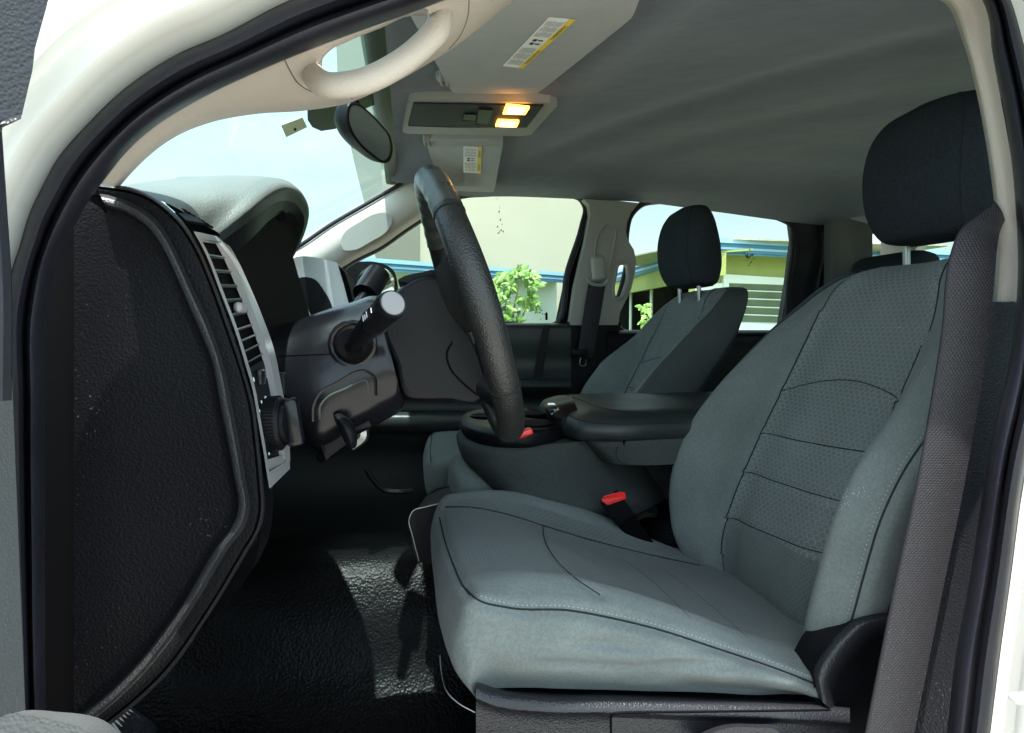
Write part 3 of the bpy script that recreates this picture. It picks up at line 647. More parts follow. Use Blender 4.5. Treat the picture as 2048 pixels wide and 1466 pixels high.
# B pillar far
mb = MB()
bo = [(1168, 398), (1200, 400), (1240, 402), (1278, 406), (1262, 425), (1254, 445), (1252, 465), (1257, 482), (1268, 500), (1272, 520), (1270, 545), (1262, 580), (1250, 604), (1240, 625), (1236, 650), (1140, 650), (1150, 575), (1172, 480), (1181, 430), (1178, 410)]
bh = [(1239, 527), (1254, 527), (1258, 546), (1252, 575), (1240, 597), (1230, 596), (1226, 579), (1230, 553)]
plate(mb, PL(bo, 2.17), (0, .04, 0), 'grey_trim', holes=[[P(a, b, 2.17) for a, b in densify(bh, 30)]]); bpf = mb.build('pillar_trim', T, label='grey trim of the far centre pillar with belt slot and grip', bevel=.007)
mb = MB(); tube(mb, [P(a, b, 2.168) for a, b in densify(bh, 30)], .006, 'grey_trim', 8, closed=True); mb.build('grab_handle', bpf)
mb = MB(); tube(mb, PL([(1196, 560), (1190, 500), (1200, 462), (1218, 448), (1230, 458), (1228, 490), (1218, 540)], 2.166), .0035, 'grey_trim', 8, n=40); mb.build('belt_slot', bpf)
mb = MB(); plate(mb, PL([(1140, 650), (1236, 650), (1225, 720), (1190, 900), (1080, 900), (1105, 790)], 2.18), (0, .04, 0), 'plastic'); mb.build('lower_pillar_trim', T, bevel=.01, label='black lower trim of the far centre pillar')
# seat belt far
def belt(parent_name, L, Rr, Y, nm, label, rows=40, mt='webbing'):
    mb = MB(); a = cr([P(x, y, yy) for x, y, yy in L], rows); b = cr([P(x, y, yy) for x, y, yy in Rr], rows)
    G = [[a[i].lerp(b[i], t) + Vector((0, -.002 * math.sin(math.pi * t), 0)) for t in (0, .04, .08, .3, .5, .7, .92, .96, 1)] for i in range(rows)]
    grid(mb, G, mt, mf=lambda u, v: 'webbing_edge' if (u < .06 or u > .8 + .13) else mt); H = [[p + Vector((0, .002, 0)) for p in r_] for r_ in G]; grid(mb, H, mt, flip=True)
    for k in (0, -1): grid(mb, [[r_[k] for r_ in G], [r_[k] for r_ in H]], 'webbing_edge')
    return mb
bf = empty('seat_belt', (.7, 2.15, -.3), T); bf.matrix_parent_inverse = Matrix.Translation(-T.location); bf['label'] = 'far passenger seat belt hanging from the centre pillar'
mb = belt(None, [(1178, 562, 2.12), (1168, 620, 2.12), (1155, 712, 2.12)], [(1212, 566, 2.12), (1203, 620, 2.12), (1186, 716, 2.12)], 2.1, '', ''); mb.build('webbing', bf)
mb = MB(); tube(mb, PL([(1174, 556), (1182, 566), (1196, 570), (1210, 568), (1216, 560)], 2.11), .006, 'cap_grey', 8, n=14)
rbox(mb, P(1197, 537, 2.12), (.045, .022, .075), 'grey_trim', .012, rot=Matrix.Rotation(R(-6), 3, 'Y')); mb.build('belt_guide', bf)
mb = MB(); rbox(mb, P(1160, 705, 2.1), (.05, .012, .02), 'plastic', .004); tube(mb, PL([(1162, 716), (1160, 730), (1170, 732), (1173, 718)], 2.1), .0025, 'chrome', 6, n=14); mb.build('latch_tongue', bf)
# C pillar + back wall
mb = MB()
patch(mb, [[P(x, y, Y) for y in ys] for x, Y, ys in ((1648, 2.19, (425, 500, 600, 700)), (1665, 2.16, (430, 500, 600, 700)), (1710, 2.14, (440, 500, 600, 700)), (1745, 2.10, (450, 500, 600, 700)))], 12, 14, 'trim_dark'); mb.build('pillar_trim', T, label='grey trim of the far rear pillar with its shade put into a darker colour')
mb = MB(); XB = 1.62
def BW(y, z): return Vector((XB, y, z))
plate(mb, [BW(.66, .46), BW(2.24, .46), BW(2.24, -.8), BW(.66, -.8)], (.03, 0, 0), 'grey_trim', holes=[[BW(2.05, .27), BW(2.10, .22), BW(2.10, .05), BW(2.05, 0), BW(.85, 0), BW(.80, .05), BW(.80, .22), BW(.85, .27)]])
bw = mb.build('back_wall', T)
mb = MB(); plate(mb, [BW(2.11, .28), BW(2.11, -.01), BW(.79, -.01), BW(.79, .28)], (.004, 0, 0), 'side_glass'); mb.build('rear_window', bw)
# rear bench
rs = empty('rear_seat', (1.3, 1.44, -.6), T); rs.matrix_parent_inverse = Matrix.Translation(-T.location)
mb = MB(); rbox(mb, (1.47, 1.44, -.28), (.16, 1.38, .56), 'fabric_dark', .05, rot=Matrix.Rotation(R(8), 3, 'Y')); mb.build('backrest', rs)
mb = MB(); rbox(mb, (1.22, 1.44, -.45), (.5, 1.38, .16), 'fabric_dark', .05); mb.build('cushion', rs)
for y in (1.02, 1.93):
    mb = MB(); rbox(mb, (1.44, y, .12), (.12, .30, .20), 'fabric_dark', .045); mb.build('headrest', rs)
# passenger doors panels
mb = MB()
patch(mb, [[P(x, y, Y) for x in (300, 640, 950, 1110, 1142)] for y, Y in ((650, 2.235), (646, 2.20), (652, 2.165), (670, 2.16), (740, 2.165), (757, 2.15), (762, 2.10), (772, 2.085), (782, 2.10), (800, 2.15), (818, 2.15), (826, 2.08), (832, 2.06), (858, 2.06), (870, 2.10), (1000, 2.13), (1150, 2.14))], 24, 80, 'leather'); mb.build('door_panel', fd)
mb = MB(); tube(mb, [P(1093, 640, 2.2), P(1093, 625, 2.2)], .004, 'black', 8); mb.build('lock_pin', fd)
mb = MB(); plate(mb, PL([(1088, 652), (1100, 652), (1080, 770), (1066, 770)], 2.15), (0, .02, 0), 'plastic'); mb.build('pull_cup', fd, bevel=.002)
mb = MB()
patch(mb, [[P(x, y, Y) for x in (1215, 1350, 1500, 1640)] for y, Y in ((664, 2.235), (660, 2.20), (668, 2.165), (700, 2.16), (800, 2.15), (1100, 2.14))], 14, 30, 'plastic'); mb.build('door_panel', rd)
mb = MB(); tube(mb, [P(1229, 655, 2.2), P(1230, 636, 2.2)], .004, 'chrome', 8); mb.build('lock_pin', rd)
# passenger side wing mirror
mb = MB(); o_ = [(693, 532), (720, 524), (760, 526), (786, 540), (795, 565), (792, 610), (760, 660), (700, 660)]
plate(mb, [P(x, y, 2.5) for x, y in densify(o_, 40)], (-.06, .12, 0), 'plastic'); wm = mb.build('wing_mirror', T, bevel=.01, label='black passenger side wing mirror seen past the windscreen pillar')
mb = MB(); o2 = [(726, 540), (745, 533), (772, 538), (786, 552), (787, 585), (778, 610), (728, 612)]; plate(mb, [P(x, y, 2.496) for x, y in densify(o2, 40)], (-.002, .003, 0), 'mirror'); mb.build('mirror_glass', wm)
# bird splatter on glass
for par, ctr, n, spread in ((fd, (998, 445), 16, (6, 55)), (rd, (1497, 515), 22, (9, 14)), (fd, (1075, 622), 14, (16, 14))):
    rnd = random.Random(n); mb = MB()
    for i in range(n):
        x = ctr[0] + rnd.gauss(0, spread[0] * .5); y = ctr[1] + rnd.gauss(0, spread[1] * .45); s = rnd.uniform(.8, 2.2)
        q = PL([(x - s * .5, y), (x + s * .3, y - s * 1.6), (x + s, y), (x - s * .2, y + s)], 2.231); plate(mb, q, (0, .001, 0), 'bug')
    mb.build('splatter', par)
# ---- floor
mb = MB()
pf = [(.64, -.60), (.73, -.60), (.76, -.70), (.85, -.75), (1.1, -.76), (1.26, -.75), (1.34, -.68), (1.40, -.56), (1.46, -.49), (1.56, -.475), (1.68, -.49), (1.78, -.6), (1.9, -.74), (2.2, -.76)]
def fz(x, z): return z + (0 if x > -.4 else ((-.4 - x) * 1.5) ** 1.5)
rows = [[(x, y, fz(x, z) + .006 * noise.noise(Vector((x * 9, y * 9, 0)))) for y, z in pf] for x in (-.9, -.75, -.6, -.45, -.3, -.15, 0, .2, .5, .9, 1.3, 1.65)]
patch(mb, rows, 90, 90, 'vinyl_floor'); mb.build('floor_covering', T, label='black grained vinyl floor')
mb = MB(); plate(mb, [(-.9, .66, -.1), (-.9, 2.25, -.1), (-.9, 2.25, -.85), (-.9, .66, -.85)], (-.03, 0, 0), 'black'); plate(mb, [(-.9, .80, -.2), (-.32, .80, -.2), (-.42, .80, -.85), (-.9, .80, -.85)], (0, .03, 0), 'black'); mb.build('firewall', T)
mb = MB(); rbox(mb, (.5, .60, -.68), (2.6, .12, .16), 'white_paint', .03); mb.build('door_sill', T)
# ---- dashboard
dash = empty('dashboard', (-.3, 1.4, -.1), T); dash.matrix_parent_inverse = Matrix.Translation(-T.location)
EO = [(190, 369), (235, 374), (267, 380), (298, 392), (329, 413), (361, 444), (392, 491), (424, 563), (455, 648), (486, 742), (505, 810), (514, 880), (522, 960), (524, 1030), (516, 1060), (491, 1103), (421, 1220), (327, 1351), (257, 1416), (180, 1475)]
RC = [(205, 400), (222, 406), (250, 414), (275, 427), (301, 447), (329, 485), (355, 538), (383, 601), (408, 657), (433, 726), (450, 810), (463, 875), (476, 950), (485, 1020), (478, 1045), (444, 1093), (374, 1210), (290, 1323), (225, 1390), (150, 1450)]
mb = MB(); n = 160
eo = cr([Vector((a, b, 0)) for a, b in EO], n); rc = cr([Vector((a, b, 0)) for a, b in RC], n); rows = []
for a, b in zip(eo, rc):
    d = (a - b); L_ = d.length; d = d / L_; q = []
    left = Vector((148, 400 + (b.y - 400) * 1.0, 0))
    for s, Y in ((None, .742), ('h', .745), (-28, .745), (-16, .744), (-9, .738), (-5, .732), (5, .732), (9, .738), (14, .743), (L_ - 13, .742), (L_ - 9, .742), (L_ - 7, .750), (L_ - 5, .750), (L_ - 3, .742), (L_ + 1, .745), (L_ + 4, .76)):
        if s is None: p = left
        elif s == 'h': p = left.lerp(b, .5)
        else: p = b + d * s
        q.append(P(p.x, p.y, Y))
    rows.append(q)
ms = ['dash_grain'] * 4 + ['dash_ridge'] * 4 + ['dash_grain'] * 3 + ['black'] * 1 + ['dash_ridge'] * 4
grid(mb, rows, 'dash_grain', mf=lambda u, v: ms[min(14, int(u * 15 + 1e-6))])
plate(mb, [P(x, y, .758) for x, y in ((72, 460), (150, 362), (215, 366), (245, 380), (245, 420), (170, 460), (170, 1480), (72, 1480))], (0, .02, 0), 'black')
mb.build('end_panel', dash, label='grained black end cover of the dashboard', ang=70)
# body: dash profile swept across the cab
def profile(Y, dx, zl): return [Vector((x + dx * (0 if x < -.5 else 1), Y, max(z, zl) if z < -.1 else z)) for x, z in ((-.75, .05), (-.55, .10), (-.36, .135), (-.285, .128), (-.235, .106), (-.205, .06), (-.185, .0), (-.17, -.06), (-.16, -.13), (-.152, -.2), (-.158, -.245), (-.2, -.30), (-.26, -.36), (-.36, -.43))]
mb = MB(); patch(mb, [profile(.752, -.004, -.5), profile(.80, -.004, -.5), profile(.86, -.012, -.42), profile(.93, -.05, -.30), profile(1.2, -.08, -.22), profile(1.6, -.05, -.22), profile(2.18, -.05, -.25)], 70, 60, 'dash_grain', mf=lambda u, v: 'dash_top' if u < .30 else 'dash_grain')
mb.build('dash_body', dash)
# instrument hood
H0 = [(442, 484, .845), (495, 445, .88), (545, 409, .95), (575, 402, 1.04), (599, 416, 1.12), (609, 446, 1.18), (595, 490, 1.22), (578, 527, 1.23)]
H1 = [(437, 466, .84), (490, 424, .87), (540, 384, .94), (577, 374, 1.03), (608, 395, 1.12), (618, 432, 1.19), (604, 480, 1.235), (583, 522, 1.245)]
H1b = [(424, 458, .835), (470, 408, .87), (515, 366, .945), (555, 359, 1.04), (594, 376, 1.13), (612, 415, 1.20), (602, 470, 1.245), (580, 520, 1.255)]
H2 = [(392, 440, .81), (432, 392, .86), (470, 358, .96), (515, 353, 1.07), (565, 365, 1.17), (596, 400, 1.23), (592, 460, 1.26), (572, 520, 1.27)]
H3 = [(330, 405, .76), (350, 378, .86), (385, 358, 1.0), (430, 352, 1.15), (480, 362, 1.28), (530, 400, 1.35), (550, 450, 1.38), (550, 520, 1.38)]
H4 = [(240, 376, .75), (250, 370, .85), (290, 364, 1.0), (340, 360, 1.2), (400, 368, 1.4), (450, 400, 1.45), (480, 450, 1.5), (500, 520, 1.5)]
Hm = [(455, 520, .87), (500, 480, .91), (540, 440, .98), (565, 428, 1.06), (580, 440, 1.13), (588, 465, 1.18), (575, 500, 1.21), (560, 540, 1.22)]
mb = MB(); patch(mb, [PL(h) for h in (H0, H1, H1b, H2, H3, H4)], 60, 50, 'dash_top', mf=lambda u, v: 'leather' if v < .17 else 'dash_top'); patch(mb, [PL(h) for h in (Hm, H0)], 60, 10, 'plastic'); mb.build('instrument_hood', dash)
mb = MB(); plate(mb, [P(*p) for p in ((448, 480, .86), (545, 405, 1.0), (590, 430, 1.13), (600, 470, 1.2), (585, 510, 1.22), (625, 650, 1.25), (555, 690, 1.0), (520, 640, .9))], (-.10, .0, 0), 'black')
patch(mb, [PL([(574, 524, 1.235), (588, 560, 1.24), (606, 605, 1.25), (624, 645, 1.25)]), PL([(545, 545, 1.22), (560, 590, 1.22), (575, 630, 1.22), (590, 670, 1.2)])], 12, 4, 'plastic')
tube(mb, PL([(576, 524, 1.232), (590, 560, 1.237), (608, 605, 1.246), (624, 643, 1.248)]), .0022, 'dull_metal', 6, n=16)
disc(mb, P(562, 432, 1.05), (.6, -.7, 0), .008, .002, 'black', 14); mb.build('instrument_cluster', dash)
# centre stack bezel
mb = MB()
plate(mb, [P(x, y, 1.42) for x, y in densify([(580, 522), (655, 520), (674, 526), (686, 545), (704, 615), (700, 640), (590, 640), (575, 560)], 60)], (-.05, .3, 0), 'silver')
plate(mb, [P(x, y, 1.414) for x, y in densify([(590, 560), (598, 556), (630, 559), (643, 574), (662, 630), (640, 640), (590, 640)], 40)], (0, .003, 0), 'plastic')
plate(mb, PL([(676, 530), (690, 545), (700, 575), (708, 612), (700, 616), (688, 570)], 1.40), (0, .2, 0), 'black'); mb.build('centre_bezel', dash, bevel=.004)
# side bezel with vent, on the face turned to the rear
BL = [Vector((a, b, 0)) for a, b in ((386, 463), (405, 497), (439, 582), (471, 667), (490, 729), (503, 775), (515, 842), (526, 905), (537, 976))]
BR = [Vector((a, b, 0)) for a, b in ((447, 476), (463, 500), (500, 575), (527, 640), (545, 690), (560, 760), (572, 830), (578, 893), (579, 935))]
bl = cr(BL, 101); br = cr(BR, 101)
def BZ(s, t, lift=0):
    t = max(0, min(1, t)); k = min(99, int(t * 100)); fr = t * 100 - k
    a = bl[k].lerp(bl[k + 1], fr); b = br[k].lerp(br[k + 1], fr); p = a.lerp(b, s)
    v = P(p.x, p.y, .757 + s * .115); lift *= .3; return v + Vector((lift, -lift * .15, 0))
def bt(y): return min(range(101), key=lambda k: abs((bl[k].y + br[k].y) / 2 - y)) / 100
def bstrip(mb, s0, s1, t0, t1, l0, l1, m, nt=30, ns=3):
    G = [[BZ(s0 + (s1 - s0) * i / ns, t0 + (t1 - t0) * j / nt, l0 + (l1 - l0) * i / ns) for i in range(ns + 1)] for j in range(nt + 1)]; grid(mb, G, m)
mb = MB()
bstrip(mb, -.02, .05, 0, 1, .004, .007, 'silver', 60); bstrip(mb, .05, .09, .02, .97, .007, -.004, 'silver', 60)
bstrip(mb, .60, .72, .06, .93, -.003, .010, 'silver', 60); bstrip(mb, .72, .94, .02, .955, .010, .009, 'silver', 60); bstrip(mb, .94, 1.02, .01, .97, .009, -.010, 'plastic', 60)
bstrip(mb, .05, .95, 0, .055, .007, .007, 'silver', 4, 8); bstrip(mb, .05, .72, .055, .075, .007, -.003, 'silver', 3, 8)
bstrip(mb, .05, .94, .945, 1, .007, .007, 'silver', 6, 8); bstrip(mb, .05, .72, .905, .945, -.003, .007, 'silver', 6, 8)
bstrip(mb, -.02, .98, -.004, 0, .001, .001, 'plastic', 2, 8)
bez = mb.build('vent_bezel', dash, label='silver surround of the side vent and light switch')
mb = MB(); bstrip(mb, .06, .66, .05, .95, -.012, -.012, 'black', 50, 6)
t0, t1 = bt(500), bt(722)
for k in range(9):
    t = t0 + (t1 - t0) * (k + .4) / 9
    G = [[BZ(.085, t - .004, -.001), BZ(.62, t + .003, -.001)], [BZ(.085, t + .004, -.003), BZ(.62, t + .010, -.003)], [BZ(.085, t + .006, -.011), BZ(.62, t + .014, -.011)]]; grid(mb, G, 'plastic'); tube(mb, [BZ(.085, t - .004, -.001), BZ(.62, t + .003, -.001)], .0010, 'dull_metal', 6)
vt = mb.build('air_vent', bez)
mb = MB(); c = BZ(.42, bt(613), .004); rbox(mb, c, (.010, .034, .012), 'cap_grey', .005); mb.build('vent_tab', bez)
mb = MB(); bstrip(mb, .07, .62, bt(724), bt(786), -.002, -.002, 'plastic', 8, 5); c = BZ(.36, bt(750), .002); rbox(mb, c, (.008, .022, .018), 'plastic_gloss', .003)
bstrip(mb, .12, .16, bt(745), bt(757), .0, .0, 'white_mark', 2, 2)
for k in range(4): bstrip(mb, .56, .60, bt(742) + k * .009, bt(742) + k * .009 + .003, .0, .0, 'white_mark', 1, 1)
mb.build('dimmer_switch', bez)
mb = MB(); bstrip(mb, .07, .62, bt(789), bt(925), -.002, -.002, 'plastic', 8, 5); kb = BZ(.42, bt(845), -.004)
for (s, y) in ((.22, 796), (.50, 803), (.10, 812), (.2, 900)): bstrip(mb, s, s + .04, bt(y), bt(y) + .010, 0, 0, 'white_mark', 1, 1)
for k in range(4):
    a = k * math.pi / 4; c = BZ(.38, bt(796), .0005); d = Vector((0, math.cos(a), math.sin(a))) * .004; tube(mb, [c - d, c + d], .0006, 'white_mark', 4)
bstrip(mb, .22, .5, bt(918), bt(921), 0, 0, 'white_mark', 1, 2)
lsw = mb.build('light_switch_panel', bez)
mb = MB(); ax = Vector((1, -.12, .05))
prev = None
for h0, h1, r0, r1, m in ((0, .014, .030, .029, 'plastic'), (.014, .017, .029, .026, 'plastic'), (.017, .021, .022, .022, 'plastic')): disc(mb, kb + ax.normalized() * h0, ax, r0, h1 - h0, m, 48, r1)
for k in range(48):
    a = 2 * math.pi * k / 48; M = frame3(ax); q = kb + M @ Vector((.0298 * math.cos(a), .0298 * math.sin(a), .001)); tube(mb, [q, q + ax.normalized() * .012], .0009, 'plastic', 4)
rbox(mb, kb + ax.normalized() * .026, (.020, .016, .056), 'plastic_gloss', .007, rot=Matrix.Rotation(R(-8), 3, 'Y'))
0 and tube(mb, [kb + ax.normalized() * .037 + Vector((0, -.002, -.024)), kb + ax.normalized() * .038 + Vector((0, -.002, 0)), kb + ax.normalized() * .037 + Vector((0, -.002, .024))], .0028, 'chrome', 8, n=8)
mb.build('light_switch_knob', bez)
mb = MB(); G = surf([PL([(566, 745, .89), (570, 770, .89), (573, 790, .89)]), PL([(572, 748, .91), (578, 770, .91), (580, 788, .91)])], 4, 3); grid(mb, G, 'plastic'); rbox(mb, P(562, 768, .885), (.012, .012, .028), 'plastic', .003); mb.build('hood_tab', bez)
# small top vent grille
mb = MB()
for k in range(7):
    a = P(338 + k * 9, 408 + k * 5, .78 + k * .004); b = P(372 + k * 9, 422 + k * 5.6, .79 + k * .004); tube(mb, [a, b], .0014, 'black', 5)
plate(mb, PL([(330, 404, .775), (392, 432, .80), (410, 447, .80), (372, 440, .775)], ), (0, .003, -.002), 'plastic'); mb.build('defroster_vent', dash)
# ---- steering column
colm = empty('steering_column', (-.05, 1.05, 0), T); colm.matrix_parent_inverse = Matrix.Translation(-T.location)
def ring8(px, tops, bots, Y0, Y1, e=.02):
    (xt, yt), (xb, yb) = tops, bots
    a, b = P(xt, yt, Y0), P(xb, yb, Y0); c = P(xb, yb, Y0) + Vector((0, Y1 - Y0, 0)); d = P(xt, yt, Y0) + Vector((0, Y1 - Y0, 0)); u = (a - b).normalized()
    mt = (a + d) / 2 + u * .022
    return [a - u * e * 1.5, a + Vector((0, e, 0)), mt, d - Vector((0, e, 0)), d - u * e * 1.5, c + u * e * .5, c - Vector((0, e * .5, 0)), (b + c) / 2 - u * .004, b + Vector((0, e * .5, 0)), b + u * e * .5]
mb = MB()
loft(mb, [ring8(0, a, b, .945, 1.17) for a, b in (((520, 680), (560, 800)), ((560, 676), (590, 850)), ((640, 648), (640, 900)), ((700, 630), (700, 868)), ((745, 618), (762, 836)), ((757, 618), (802, 806)), ((760, 622), (805, 800)))], 60, 40, 'plastic_gloss')
sh = mb.build('column_shroud', colm, ang=50); shb = mb.bvh()
mb = MB(); seam(mb, shb, [(556, 712), (620, 709), (680, 707), (757, 706)], .0012, 'black', 40)
seam(mb, shb, [(626, 842), (627, 812), (640, 786), (670, 768), (735, 744), (745, 750), (752, 790)], .0022, 'plastic_gloss', 60, .0005)
seam(mb, shb, [(640, 838), (641, 812), (655, 795), (690, 778), (733, 762), (737, 785)], .0014, 'thread_dark', 50, .0005); mb.build('shroud_seam', sh)
# lower part with bracket and tilt lever
mb = MB(); plate(mb, PL([(640, 880), (730, 838), (735, 850), (712, 866), (706, 884), (655, 912)], .95), (0, .16, 0), 'plastic');  mb.build('lower_cover', colm, bevel=.004)
mb = MB(); tube(mb, PL([(678, 835, .93), (690, 850, .92), (700, 872, .915), (704, 890, .92)]), lambda t: .008 + .004 * math.sin(t * 3.1), 'plastic', 10, n=14, flat=(1.2, .8), up=(0, 1, 0)); mb.build('tilt_lever', colm)
mb = MB(); tube(mb, PL([(720, 852, 1.06), (722, 870, 1.06), (700, 888, 1.06)]), .012, 'dull_metal', 8, n=10); tube(mb, PL([(640, 915, 1.0), (690, 890, 1.05), (735, 875, 1.1)]), .008, 'black', 8, n=10); mb.build('shaft_joint', colm)
# stalk
mb = MB(); disc(mb, P(705, 688, .938), (-.1, -1, .05), .031, .004, 'chrome', 30, .027); disc(mb, P(705, 688, .934), (-.1, -1, .05), .027, .006, 'black', 30, .02); tube(mb, [P(705, 688, .936) + Vector((.028 * math.cos(t), 0, .028 * math.sin(t))) for t in [k * .3927 for k in range(16)]], .004, 'plastic_gloss', 8, closed=True)
mb.build('stalk_socket', colm)
mb = MB(); a = P(700, 693, .935); b = P(786, 606, .80)
tube(mb, [a, a.lerp(b, .3), a.lerp(b, .5), a.lerp(b, .56), a.lerp(b, .8), a.lerp(b, .93), a.lerp(b, .98)], lambda t: [.0085, .0125, .0145, .0155, .0165, .0175, .0165][int(round(t * 6))], 'plastic', 24)
tube(mb, [a.lerp(b, .60), a.lerp(b, .615)], .0172, 'plastic_gloss', 24); tube(mb, [a.lerp(b, .98), a.lerp(b, 1.0)], .0155, 'plastic_gloss', 24)
stk = mb.build('turn_signal_stalk', colm); mb = MB(); disc(mb, a.lerp(b, 1.0), (b - a), .0140, .0012, 'cap_grey', 30, .0132); mb.build('stalk_cap', colm)
mb = MB(); sx = (b - a).normalized(); sn = Vector((-.3, -1, .3)); sn = (sn - sx * sn.dot(sx)).normalized(); st = sx.cross(sn)
for k, f in enumerate((.66, .70, .74, .84)): cc_ = a.lerp(b, f) + sn * .0168; tube(mb, [cc_ - st * (.003 if k % 2 else .0045), cc_ + st * .003], .0005, 'white_mark', 4)
mb.build('stalk_marks', colm)
mb = MB(); a = P(705, 628, 1.19); b = P(757, 548, 1.27)
tube(mb, [a, a.lerp(b, .45), a.lerp(b, .5), a.lerp(b, .9), b], lambda t: .010 + .012 * (t > .3) - .004 * (t > .97), 'plastic_gloss', 16, n=24); mb.build('gear_lever', colm)
# ---- steering wheel
sw = empty('steering_wheel', (.086, 1.05, .033), T); sw.matrix_parent_inverse = Matrix.Translation(-T.location)
c0 = Vector((.087, 1.05, .030)); u1 = Vector((-.304, 0, .953)).normalized(); u2 = Vector((0, 1, 0)); ax = Vector((.953, 0, .304)); RR = .1915
def wp(a, r=RR, d=0): return c0 + u1 * (r * math.cos(a)) + u2 * (r * math.sin(a)) + ax * d   # a=0 top, -90 near
mb = MB(); NW = 180; sg = 24; vs = []; fs = []; ml = []
for i in range(NW):
    a = 2 * math.pi * i / NW; rad = (u1 * math.cos(a) + u2 * math.sin(a)); p = wp(a); ad = math.degrees(a); ad = ad - 360 if ad > 180 else ad
    thick = .0196 + .0024 * math.exp(-((abs(ad) - 85) / 22) ** 2) + (.001 if abs(ad) < 52 else 0)
    for k in range(sg):
        t = 2 * math.pi * k / sg; rr = thick
        inn = max(0, math.cos(t - math.pi)); fro = max(0, -math.sin(t)) 
        if abs(ad) < 50: rr -= .0022 * (inn ** 2 * .6 + fro ** 3 * .4) * (1 + math.cos(i * 2 * math.pi / 5)) 
        vs.append(p + rad * (rr * math.cos(t)) + ax * (rr * 1.02 * math.sin(t)))
for i in range(NW):
    a = 360 * i / NW; a = a - 360 if a > 180 else a; j = (i + 1) % NW
    for k in range(sg): fs.append((i * sg + k, j * sg + k, j * sg + (k + 1) % sg, i * sg + (k + 1) % sg)); ml.append('wheel_smooth' if abs(a) < 52 else 'wheel_leather')
mb.add(vs, fs, ml)
for aa in (-52, 52, -125, 125):
    a = R(aa); rad = u1 * math.cos(a) + u2 * math.sin(a); tube(mb, [wp(a) + rad * (.0206 * math.cos(t)) + ax * (.0208 * math.sin(t)) for t in [k * .314 for k in range(20)]], .0009, 'seam_dark', 5, closed=True)
tube(mb, [wp(R(a), RR, 0) + (u1 * math.cos(R(a)) + u2 * math.sin(R(a))) * .0120 + ax * -.0135 for a in range(-124, -52, 4)], .0007, 'seam_dark', 5)
mb.build('rim', sw)
# hub : body seen from the side, spokes
mb = MB(); hp = [(762, 640), (775, 606), (800, 578), (835, 556), (872, 552), (905, 585), (935, 660), (965, 740), (975, 790), (950, 806), (900, 800), (850, 800), (815, 796), (790, 725)]
hb = [Vector((a, b, 0)) for a, b in hp]; hcx, hcy = 862, 690
def hring(sc, Y, ex=0): return [P(hcx + (a.x - hcx) * sc, hcy + (a.y - hcy) * sc, .965) + Vector((ex, Y - .965, 0)) for a in hb]
loft(mb, [hring(.86, .950), hring(.96, .952), hring(1.0, .966), hring(1.0, 1.05), hring(1.0, 1.135), hring(.96, 1.148), hring(.86, 1.15)], 110, 30, 'plastic')
mb.build('airbag_hub', sw, ang=30); hbv = mb.bvh()
mb = MB(); seam(mb, hbv, [(905, 684), (894, 705), (900, 735), (925, 765), (955, 790)], .0016, 'black', 40, 0); mb.build('hub_seam', sw)
mb = MB(); plate(mb, [P(x, y, .97) for x, y in densify([(796, 560), (808, 553), (842, 545), (873, 542), (880, 550), (850, 560), (815, 565)], 30)], (0, .16, 0), 'plastic'); mb.build('airbag_edge', sw, bevel=.002)
def spoke(a0, w0, a1, w1, r0, mt):
    mb = MB(); rings = []
    for f in (0, .25, .5, .75, 1):
        r = r0 + (RR - r0) * f; a = R(a0 + (a1 - a0) * f); wd = w0 + (w1 - w0) * f; p = wp(a, r); rad = u1 * math.cos(a) + u2 * math.sin(a); tn = ax.cross(rad)
        dpt = .045 * (1 - f) ** 1.2 + .011; o = -.03 * (1 - f)
        rings.append([p + tn * (wd * math.cos(t)) + ax * (o + dpt * math.sin(t)) for t in [i * .5236 for i in range(12)]])
    loft(mb, rings, 28, 20, mt); mb.build('spoke', sw)

mb = MB()
for sg_ in (1, -1):
    fy = (lambda v: v) if sg_ == 1 else (lambda v: Vector((v.x, 2.1 - v.y, v.z)))
    G = surf([[fy(p) for p in PL(l)] for l in ([(862, 548, .975), (880, 600, .968), (905, 645, .962), (930, 668, .958)], [(868, 540, .95), (888, 592, .94), (914, 638, .935), (938, 662, .932)], [(878, 528, .915), (903, 582, .905), (930, 632, .90), (952, 668, .90)], [(893, 515, .882), (922, 570, .872), (948, 630, .866), (968, 690, .866)])], 24, 24)
    mb = MB(); grid(mb, G, 'wheel_leather'); grid(mb, [[p + Vector((.035, 0, .011)) * (1 - .4 * j / 23) for p in r_] for j, r_ in enumerate(G)], 'wheel_leather', flip=True)
    for k in (0, -1): grid(mb, [[r_[k] for r_ in G], [r_[k] + Vector((.035, 0, .011)) * (1 - .4 * j / 23) for j, r_ in enumerate(G)]], 'wheel_leather')
    mb.build('spoke', sw)
spoke(-146, .026, -140, .017, .085, 'plastic'); spoke(146, .026, 140, .017, .085, 'plastic')
